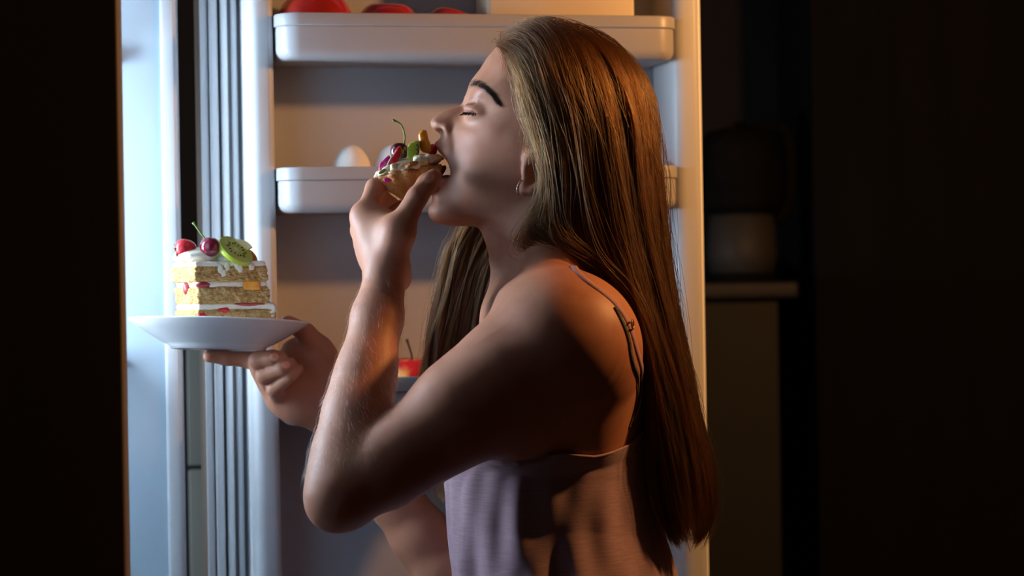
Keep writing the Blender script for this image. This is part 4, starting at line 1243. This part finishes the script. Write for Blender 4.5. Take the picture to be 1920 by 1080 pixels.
# ---- camisole
CAMI = [(740, 886, 1208, .142), (800, 864, 1220, .144), (850, 850, 1224, .142), (905, 839, 1228, .138), (1000, 845, 1243, .138), (1080, 851, 1264, .146), (1200, 852, 1285, .166), (1330, 846, 1296, .182)]
cpy = np.array([c[0] for c in CAMI], float)
def cami_row(py):
    return [np.interp(py, cpy, [c[k] for c in CAMI]) for k in (1, 2, 3)]
PH = np.array([-70, -40, 0, 40, 70, 92, 125, 150, 175, 185, 210, 235, 268, 290, 320, 360, 400], float)
PT = np.array([800, 775, 800, 775, 800, 818, 846, 832, 800, 800, 832, 846, 818, 800, 775, 800, 775], float)
def cami_pt(phi, py, off=0.0):
    """phi: 0 front, 90 camera side, 180 back"""
    fr_, bk, hwid = cami_row(py)
    a = (bk - fr_) / 2 * MM; cx = (fr_ + bk) / 2
    f_, r_ = math.cos(phi), -math.sin(phi)
    n = 2.25
    k = (abs(f_) ** n + abs(r_) ** n) ** (-1 / n)
    tp = np.clip((py - 830) / 200, 0, 1.6)
    fold = 0.0021 * tp * (math.sin(9 * phi + py / 75.0) + 0.7 * math.sin(16 * phi - py / 90.0 + 1.3) + 0.5 * math.sin(4 * phi + 2.1)) + 0.0009 * math.sin(23 * phi + py / 40.0) * min(tp * 2, 1)
    rad = 1 + (fold + off) / a
    base = pw(cx, py, 0.02)
    p = base + tf * (f_ * k * a * 0.99 * rad) + tr * (r_ * k * hwid * rad)
    z = P(960 + (p[0]) / MM * Y0 / p[1], py, p[1])[2]
    p[2] = z
    return p
NP_, NR_ = 216, 70
cv = []; 
for j in range(NR_ + 1):
    for i in range(NP_):
        ph = 2 * math.pi * i / NP_
        top = np.interp(math.degrees(ph), PH, PT)
        py = top + (1330 - top) * (j / NR_) ** 1.15
        cv.append(cami_pt(ph, py))
cv = np.array(cv)
up = cv[:, 2] > body.lo[2] + .01
armside = np.zeros(len(cv), bool)
q = cv[up].copy()
q = push_out(q, 0.0022, 5)
cv[up] = np.where((np.linalg.norm(q - cv[up], axis=1) < 0.022)[:, None], q, cv[up])
cf = []
for j in range(NR_):
    for i in range(NP_):
        i2 = (i + 1) % NP_
        cf.append((j * NP_ + i, (j + 1) * NP_ + i, (j + 1) * NP_ + i2, j * NP_ + i2))
M_CAMI = mat('pink_heathered_jersey', (0.36, 0.225, 0.27), 0.85, noise=(55, (0.28, 0.165, 0.21), 0.35, 0.68, (1, 1, 14)), bump=(900, 0.25, 0.0006), sheen=0.15)
M_STRAP = mat('pink_strap', (0.42, 0.22, 0.25), 0.8, noise=(400, (0.34, 0.17, 0.2), 0.4, 0.7))
M_BRA = mat('grey_strap', (0.075, 0.062, 0.056), 0.9, spec=0.05, noise=(400, (0.16, 0.18, 0.18), 0.4, 0.7))
M_RING = mat('rose_metal', (0.55, 0.32, 0.24), 0.3, metal=0.7, noise=(200, (0.5, 0.3, 0.2), 0.4, 0.7))
cami = obj('camisole', from_data('camisole', cv, cf), M_CAMI, woman)
so_ = cami.modifiers.new('cloth', 'SOLIDIFY'); so_.thickness = 0.0012; so_.offset = 1
sb_ = cami.modifiers.new('sub', 'SUBSURF'); sb_.levels = 1; sb_.render_levels = 1
top_ring = [cv[i] * 1.0 for i in range(NP_)] + [cv[0], cv[1]]
obj('hem', tube_mesh('hem', top_ring, 0.0014, 6, False), M_CAMI, cami)
r2_ = [cv[4 * NP_ // 4 * 1 + i] for i in range(NP_)]
seam = [cv[j * NP_ + 66] for j in range(0, NR_)]
obj('seam', tube_mesh('seam', seam, 0.0009, 6), M_CAMI, cami)

def skin_path(pts, lift):
    q = []
    for p in pts:
        if len(p) == 2: q.append(surf(*p))
        else: q.append(pw(*p))
    q = catmull(q, 60)
    for _ in range(4):
        d = sampleD(q); g = gradD(q)
        m = np.abs(d) < 0.03
        q[m] += g[m] * (lift - d[m])[:, None]
    k = np.ones(5) / 5
    for _ in range(2):
        q2 = np.stack([np.convolve(np.pad(q[:, i], 2, mode='edge'), k, 'valid') for i in range(3)], 1)
        q2[0], q2[-1] = q[0], q[-1]; q = q2
    return q
sp1 = skin_path([(1206, 800, -.080), (1201, 730), (1194, 670), (1182, 612), (1158, 574), (1128, 546), (1092, 528), (1050, 528, -.085), (1000, 580, -.090), (950, 680, -.080), (905, 772, -.07)], 0.0016)
n1 = gradD(sp1[20:21])[0]
def ribbon(name, path, hw_, th, m, parent):
    v = []; f = []
    T = np.gradient(path, axis=0); T /= np.linalg.norm(T, axis=1)[:, None]
    N_ = gradD(path)
    S_ = np.cross(T, N_); S_ /= np.maximum(np.linalg.norm(S_, axis=1)[:, None], 1e-6)
    for i in range(1, len(S_)):
        S_[i] = 0.75 * S_[i - 1] + 0.25 * S_[i]; S_[i] -= T[i] * (S_[i] @ T[i]); S_[i] /= np.linalg.norm(S_[i])
    for i in range(len(path)):
        nn = np.cross(S_[i], T[i])
        for a, b in ((-1, -.6), (-.8, 1), (.8, 1), (1, -.6)):
            v.append(path[i] + S_[i] * hw_ * a + nn * th * b)
    for i in range(len(path) - 1):
        for s in range(4):
            f.append((i * 4 + s, i * 4 + (s + 1) % 4, (i + 1) * 4 + (s + 1) % 4, (i + 1) * 4 + s))
    return obj(name, from_data(name, v, f), m, parent)
ribbon('strap', sp1, 0.0038, 0.0009, M_STRAP, cami)
sp2 = skin_path([(1199, 806, -.086), (1194, 740), (1187, 684), (1177, 632), (1164, 600), (1152, 576)], 0.0010)
ribbon('bra_strap', sp2, 0.0022, 0.0006, M_BRA, cami)
# strap of the far shoulder
def surf_far(px, py):
    ys = np.arange(2.50, 2.80, 0.001)
    q = np.array([P(px, py, y) for y in ys]); k = np.flatnonzero(sampleD(q) < 0)
    return q[k[-1]] if len(k) else pw(px, py, 0.1)
fpts = [tpt(1050, 812, -0.094, 0.075), tpt(1050, 740, -0.094, 0.080), tpt(1052, 660, -0.085, 0.085), tpt(1056, 590, -0.062, 0.09), tpt(1058, 545, -0.02, 0.092), tpt(1056, 545, 0.03, 0.09), tpt(1052, 640, 0.075, 0.08), tpt(1050, 770, 0.095, 0.07)]
far = catmull(fpts, 60)
for _ in range(6):
    d = sampleD(far); g = gradD(far); m_ = np.abs(d) < .04; far[m_] += g[m_] * (0.0016 - d[m_])[:, None] * 0.8
for _ in range(3): far[1:-1] = .25 * far[:-2] + .5 * far[1:-1] + .25 * far[2:]
ribbon('strap', far, 0.0032, 0.0009, M_STRAP, cami)
rc_ = surf(1181, 610); nn = gradD(rc_[None])[0]
tdir = sp1[20] - sp1[16]; tdir /= np.linalg.norm(tdir)
side = np.cross(nn, tdir)
ringp = [rc_ + nn * 0.0032 + 0.0046 * (math.cos(a) * tdir + math.sin(a) * side) for a in np.linspace(0, 2 * math.pi, 25)]
obj('strap_ring', tube_mesh('ring', ringp, 0.0009, 8, False), M_RING, cami)

# ---- trousers (below the picture)
tro = Field((-0.22, 2.20, 0.10), (0.36, 2.80, 1.02), 0.006)
lower(tro, 0.012)
M_TRO = mat('pink_pyjama_cotton', (0.55, 0.42, 0.46), 0.85, noise=(40, (0.48, 0.35, 0.4), 0.4, 0.7))
V3, F3 = surface_nets(tro.D, tro.lo, 0.006)
obj('pyjama_trousers', np_mesh('trousers', V3, F3), M_TRO, woman)

# ---- hair
def hair_mat(name, col, rough=0.32, rad_r=0.45):
    m = bpy.data.materials.new(name); m.use_nodes = True
    nt = m.node_tree; nt.nodes.clear()
    o = nt.nodes.new('ShaderNodeOutputMaterial'); h = nt.nodes.new('ShaderNodeBsdfHairPrincipled')
    h.parametrization = 'COLOR'
    info = nt.nodes.new('ShaderNodeHairInfo'); rp = nt.nodes.new('ShaderNodeValToRGB')
    rp.color_ramp.elements[0].color = (*[c * 0.30 for c in col], 1); rp.color_ramp.elements[1].color = (*[min(c * 1.9, 1) for c in col], 1)
    rp.color_ramp.elements[0].position = 0.35; nt.links.new(info.outputs['Random'], rp.inputs[0]); nt.links.new(rp.outputs[0], h.inputs['Color'])
    h.inputs['IOR'].default_value = 1.38; h.inputs['Roughness'].default_value = rough; h.inputs['Radial Roughness'].default_value = rad_r
    nt.links.new(h.outputs[0], o.inputs['Surface'])
    return m
M_HAIR = hair_mat('brown_hair', (0.090, 0.033, 0.0085))
M_FUZZ = hair_mat('fine_arm_hair', (0.80, 0.62, 0.42))
M_DARKHAIR = mat('dark_brow_hair', (0.022, 0.012, 0.008), 0.8, spec=0.1, noise=(200, (0.03, 0.018, 0.01), 0.4, 0.7))
def curves_obj(name, pts, radii, m, parent):
    """pts (n, k, 3)"""
    n, k, _ = pts.shape
    hc_ = bpy.data.hair_curves.new(name)
    hc_.add_curves([k] * n)
    hc_.attributes['position'].data.foreach_set('vector', np.ascontiguousarray(pts, np.float32).ravel())
    ra = hc_.attributes.get('radius') or hc_.attributes.new('radius', 'FLOAT', 'POINT')
    ra.data.foreach_set('value', np.ascontiguousarray(radii, np.float32).ravel())
    hc_.materials.append(m)
    o = bpy.data.objects.new(name, hc_); C.objects.link(o); setp(o, parent)
    return o
NK = 44
NEAR = [
 [(985, 138, -.058), (983, 190, -.069), (1000, 248, -.074), (1024, 298, -.083), (1026, 345, -.083), (1004, 400, -.068), (1000, 445, -.060), (1030, 486, -.056), (1080, 514, -.064), (1132, 542, -.066), (1178, 590, -.062), (1206, 670, -.060), (1222, 790, -.060), (1226, 900, -.060), (1244, 980, -.06), (1264, 1018, -.06)],
 [(962, 110, -.044), (985, 150, -.068), (1005, 220, -.077), (1032, 300, -.085), (1040, 370, -.083), (1030, 440, -.074), (1058, 492, -.068), (1108, 525, -.066), (1160, 566, -.064), (1202, 650, -.062), (1226, 780, -.062), (1234, 900, -.062), (1254, 990, -.06), (1276, 1026, -.06)],
 [(936, 90, -.015), (970, 93, -.045), (1010, 140, -.072), (1040, 230, -.082), (1060, 330, -.086), (1070, 430, -.080), (1108, 505, -.072), (1162, 570, -.068), (1206, 660, -.066), (1236, 790, -.064), (1248, 910, -.064), (1274, 1012, -.062)],
 [(931, 80, -.004), (965, 64, -.02), (1020, 86, -.055), (1070, 170, -.082), (1095, 290, -.088), (1115, 410, -.084), (1150, 515, -.078), (1195, 615, -.070), (1230, 720, -.068), (1253, 840, -.066), (1268, 940, -.064), (1288, 1025, -.062)],
 [(955, 57, 0), (1005, 52, -.02), (1070, 86, -.055), (1120, 180, -.078), (1145, 300, -.082), (1165, 420, -.08), (1190, 530, -.078), (1225, 650, -.075), (1255, 770, -.07), (1280, 890, -.065), (1300, 1000, -.06)],
 [(990, 49, 0), (1050, 57, -.02), (1120, 101, -.05), (1170, 190, -.066), (1190, 310, -.07), (1205, 430, -.066), (1225, 540, -.062), (1255, 660, -.058), (1285, 790, -.055), (1308, 900, -.05), (1314, 990, -.045)],
 [(1040, 56, 0), (1110, 82, -.015), (1172, 147, -.035), (1209, 240, -.045), (1222, 350, -.045), (1235, 470, -.042), (1256, 590, -.038), (1283, 720, -.035), (1314, 850, -.03), (1328, 930, -.03), (1316, 1005, -.03)],
 [(1090, 72, 0), (1150, 112, -.005), (1203, 190, -.012), (1226, 290, -.015), (1236, 400, -.015), (1249, 520, -.012), (1272, 650, -.01), (1300, 780, -.008), (1328, 890, -.005), (1327, 980, -.005), (1300, 1025, -.01)],
 [(1100, 74, .005), (1150, 117, .02), (1198, 200, .035), (1218, 300, .04), (1228, 420, .04), (1240, 540, .04), (1260, 670, .04), (1290, 800, .035), (1315, 900, .03), (1310, 1000, .025)],
 [(1040, 56, .003), (1100, 85, .045), (1145, 180, .07), (1165, 300, .075), (1180, 430, .072), (1205, 560, .07), (1240, 700, .06), (1275, 850, .05), (1300, 990, .04)],
 [(1040, 56, .004), (1095, 110, .065), (1110, 250, .085), (1110, 380, .085), (1120, 480, .085), (1170, 600, .08), (1220, 720, .07), (1262, 860, .055), (1290, 1000, .045)]]
FARL = [
 [(932, 90, .015), (960, 112, .06), (955, 200, .078), (935, 300, .082), (890, 400, .086), (848, 450, .092), (828, 540, .10), (808, 640, .11), (806, 720, .115), (815, 820, .115), (822, 930, .11)],
 [(950, 72, .01), (985, 122, .065), (985, 220, .085), (960, 330, .09), (910, 420, .092), (870, 500, .10), (847, 600, .11), (834, 700, .118), (829, 820, .118), (828, 930, .112)],
 [(980, 60, .005), (1020, 112, .065), (1020, 230, .088), (990, 350, .092), (945, 440, .092), (907, 520, .10), (887, 610, .112), (866, 700, .12), (850, 820, .12), (836, 940, .115)],
 [(1020, 60, .005), (1060, 122, .065), (1055, 250, .088), (1025, 380, .092), (978, 470, .092), (946, 550, .10), (930, 630, .112), (905, 720, .12), (872, 820, .12), (846, 930, .115)],
 [(1040, 60, .005), (1085, 122, .068), (1085, 250, .090), (1062, 380, .093), (1020, 480, .093), (980, 560, .10), (950, 640, .112), (915, 730, .12), (880, 820, .12), (850, 930, .115)]]
def strands(guides, n, nclump, spread, jit, seed, endcut=0.12, outward=(0.002, 0.010)):
    r = np.random.default_rng(seed)
    G = np.array([catmull([pw(*p) for p in g], NK) for g in guides])
    # widths between guides weight the choice
    gap = np.linalg.norm(G[1:] - G[:-1], axis=2).mean(1)
    cum = np.concatenate([[0], np.cumsum(gap / gap.sum())])
    cu = np.sort(r.uniform(0, 1, nclump))
    c_of = r.integers(0, nclump, n)
    u = np.clip(cu[c_of] + r.normal(0, 0.5 / nclump * 3.0, n), 0, 0.9999)
    seg = np.clip(np.searchsorted(cum, u, side='right') - 1, 0, len(G) - 2)
    t = ((u - cum[seg]) / (cum[seg + 1] - cum[seg]))[:, None, None]
    # smooth blend across the guides
    gi = lambda k: G[np.clip(k, 0, len(G) - 1)]
    p = gi(seg) * (1 - t) + gi(seg + 1) * t
    s = np.linspace(0, 1, NK)[None, :, None]
    # clumps: shared wave plus own small wave
    cph = r.uniform(0, 6.28, (nclump, 3, 3)); camp = r.normal(0, 1, (nclump, 3, 3))
    own = r.uniform(0, 6.28, (n, 3, 2)); oamp = r.normal(0, 1, (n, 3, 2))
    off = np.zeros_like(p)
    for ax in range(3):
        for k, fr in enumerate((0.7, 1.6, 3.1)):
            off[:, :, ax] += (camp[c_of, ax, k] / (k + 1))[:, None] * np.sin(6.28 * fr * s[0, :, 0][None] + cph[c_of, ax, k][:, None]) * spread
        for k, fr in enumerate((1.3, 4.0)):
            off[:, :, ax] += (oamp[:, ax, k] / (1 + 1.5 * k))[:, None] * np.sin(6.28 * fr * s[0, :, 0][None] + own[:, ax, k][:, None]) * jit
    cshift = r.normal(0, 1, (nclump, 1, 3)) * spread * 0.8
    off += cshift[c_of]
    off *= np.clip(s / 0.10, 0.12, 1)
    p = p + off
    q = p.reshape(-1, 3).copy()
    dm = np.repeat(r.uniform(outward[0], outward[1], n), NK) * np.tile(np.clip(np.linspace(0, 1, NK) / 0.08, 0.15, 1), n)
    near = (q[:, 2] > body.lo[2] + .01)
    q2 = push_out(q[near].copy(), dm[near], 3)
    q[near] = q2
    p = q.reshape(n, NK, 3)
    # smooth along the strand after pushing
    for _ in range(2):
        p[:, 1:-1] = 0.25 * p[:, :-2] + 0.5 * p[:, 1:-1] + 0.25 * p[:, 2:]
    # uneven ends
    cut = 1 - r.uniform(0, endcut, n) ** 1.0
    tnew = np.linspace(0, 1, NK)[None, :] * cut[:, None] * (NK - 1)
    k0 = np.clip(tnew.astype(int), 0, NK - 2); f = (tnew - k0)[:, :, None]
    ii = np.arange(n)[:, None]
    return p[ii, k0] * (1 - f) + p[ii, k0 + 1] * f
hs = np.concatenate([strands(NEAR, 29000, 520, 0.0030, 0.0013, 11), strands(NEAR, 1300, 400, 0.0045, 0.0060, 12, 0.3, (0.006, 0.018)),
                     strands(FARL, 11000, 190, 0.0030, 0.0012, 13), strands(FARL, 300, 120, 0.006, 0.005, 14, 0.3, (0.006, 0.016))])
def flyaways(n, seed):
    r = np.random.default_rng(seed); out = []
    top = np.array([(926, 92), (940, 74), (960, 58), (990, 48), (1030, 53), (1080, 66), (1130, 92), (1180, 140)], float)
    for _ in range(n):
        t = r.uniform(0, 1) ** 1.3 * (len(top) - 1.001); k = int(t); c = top[k] + (top[k + 1] - top[k]) * (t - k)
        wv = r.normal(0, 0.018)
        a = pw(c[0] + 8, c[1] + 12, wv)
        L = r.uniform(10, 32) * (1.0 if c[0] < 1020 else 0.6)
        dx = r.uniform(-0.6, 1.0); tip = pw(c[0] + 8 + dx * L, c[1] + 12 - L * r.uniform(.5, 1), wv + r.normal(0, .006))
        end = pw(c[0] + 8 + dx * L * 1.6 + r.uniform(0, 18), c[1] + 12 - L * r.uniform(.3, .8), wv + r.normal(0, .010))
        out.append(catmull([a, a * .5 + tip * .5 + r.normal(0, .001, 3), tip, end], NK))
    return np.array(out)
def baby_hairs(n, seed):
    r = np.random.default_rng(seed); out = []
    line = np.array([(950, 100), (972, 122), (984, 150), (984, 190), (988, 230), (996, 268)], float)
    for _ in range(n):
        t = r.uniform(0, len(line) - 1.001); k = int(t); c = line[k] + (line[k + 1] - line[k]) * (t - k)
        px, py = c[0] + r.uniform(-8, 10), c[1] + r.uniform(-6, 6)
        L = r.uniform(18, 52); lean = r.uniform(-0.28, 0.35)
        pts = []
        for j, f_ in enumerate((0, .33, .66, 1)):
            x, y = px + lean * L * f_ + 6 * f_ * f_ * r.uniform(-1, 1), py + L * f_
            q_ = surf(x, y); pts.append(q_ + np.array([0, -0.0006 - 0.0022 * f_ - r.uniform(0, .0012) * f_, 0]))
        out.append(catmull(pts, NK))
    return np.array(out)
hs = np.concatenate([hs, flyaways(260, 21), baby_hairs(420, 22)])
rad = np.tile(0.00016 * np.concatenate([np.linspace(0.8, 1, 6), np.ones(NK - 14), np.linspace(1, 0.35, 8)]), (len(hs), 1))
curves_obj('hair', hs, rad, M_HAIR, woman)

# fine hairs of the near forearm
rf = np.random.default_rng(5)
ab = W1_ - E1
tv = np.clip(((V - E1) @ ab) / (ab @ ab), 0, 1)
dv = np.linalg.norm(V - E1 - tv[:, None] * ab, axis=1)
idx = np.flatnonzero((dv < .055) & (tv > .03) & (tv < .93))
idx = rf.choice(idx, 1700, replace=False)
roots = V[idx]; nr = gradD(roots)
dirs = -ab / np.linalg.norm(ab) * 0.8 + np.array([0.25, 0, 0]) + rf.normal(0, .25, (len(roots), 3))
dirs -= nr * (dirs * nr).sum(1)[:, None]; dirs /= np.linalg.norm(dirs, axis=1)[:, None]
ln = rf.uniform(.004, .009, len(roots))[:, None]
fz = np.stack([roots, roots + ln * (dirs * .4 + nr * .28), roots + ln * (dirs * .8 + nr * .36), roots + ln * (dirs * 1.2 + nr * .34)], 1)
curves_obj('arm_hair', fz, np.tile(np.array([.00005, .00005, .00004, .00002]), (len(fz), 1)), M_FUZZ, woman)

# brow and lashes, both eyes
br = []
for i in range(420):
    t = rf.uniform(0, 1)
    line = catmull([(880, 159, 0), (893, 158.5, 0), (907, 164, 0), (922, 176, 0), (935, 193, 0)], 30)
    k = t * 29; k0 = int(min(k, 28)); b_ = line[k0] * (1 - (k - k0)) + line[k0 + 1] * (k - k0)
    wd = 4.3 * (1 - 0.75 * max(t - .35, 0) / .65)
    px, py = b_[0] + rf.normal(0, 1.2), b_[1] + rf.uniform(-wd, wd)
    a = surf(px, py); dx = line[min(k0 + 2, 29)] - line[max(k0 - 1, 0)]; dx = dx / np.linalg.norm(dx)
    dx = dx + np.array([0.1, -0.5 * (1 - t), 0]) + np.append(rf.normal(0, .2, 2), 0)
    L = rf.uniform(6, 12)
    b = surf(px + dx[0] * L, py + dx[1] * L)
    if np.linalg.norm(b - a) > .012: continue
    n_ = gradD(np.array([a]))[0]
    br.append([a, a * .6 + b * .4 + n_ * .0012, b + n_ * .0012])
br = np.array(br)
flip = br * np.array([1, -1, 1]) + np.array([0, 2 * Y0, 0])
allb = np.concatenate([br, flip])
curves_obj('eyebrow_hair', allb, np.tile(np.array([.00016, .00014, .00005]), (len(allb), 1)), M_DARKHAIR, woman)
la = []
for sg in (-1, 1):
    for i in range(46):
        ph = rf.uniform(8, 86); th = 2 + 18 * (ph + 50) / 135
        a = lid_pt(ph, th, sg, .0126)
        c = pw(892, 206, .0305 * sg)
        o_ = (a - c) / np.linalg.norm(a - c)
        L = rf.uniform(.004, .0065)
        d1 = o_ * .75 + np.array([0, 0.25 * sg, -.65])
        d2 = o_ * 1.0 + np.array([0, 0.4 * sg, -.25])
        la.append([a, a + d1 * L * .45, a + d1 * L * .45 + d2 * L * .55])
la = np.array(la)
curves_obj('eyelash', la, np.tile(np.array([.00026, .0002, .00006]), (len(la), 1)), M_DARKHAIR, woman)

# ---- earring: small pave hoop through the lobe
er = empty('earring', pw(973, 362, -.070)); tag(er, 'small gold hoop earring with tiny stones on the ear lobe', 'earring')
M_GOLD = mat('rose_gold', (0.80, 0.52, 0.34), 0.22, metal=1.0, noise=(200, (0.75, 0.48, 0.3), 0.4, 0.7))
M_STONE = mat('clear_stone', (0.85, 0.82, 0.78), 0.05, spec=1.0, coat=1.0, noise=(300, (0.95, 0.93, 0.9), 0.4, 0.7))
hp_ = [(978, 338, -.0715), (974, 343, -.0735), (971, 350, -.0745), (970, 358, -.0735), (972, 363, -.070)]
hpts_ = catmull([pw(*p) for p in hp_], 24)
obj('hoop', tube_mesh('hoop', hpts_, 0.0012, 10), M_GOLD, er)
for k in range(7):
    c = hpts_[3 + 3 * k - (1 if k > 5 else 0)]
    obj('stone', blob_mesh('stone', Matrix.Translation(Vector(c) + Vector((-.0004, -.0011, 0))), 1, lambda p: p * 0.00095), M_STONE, er, smooth=False)
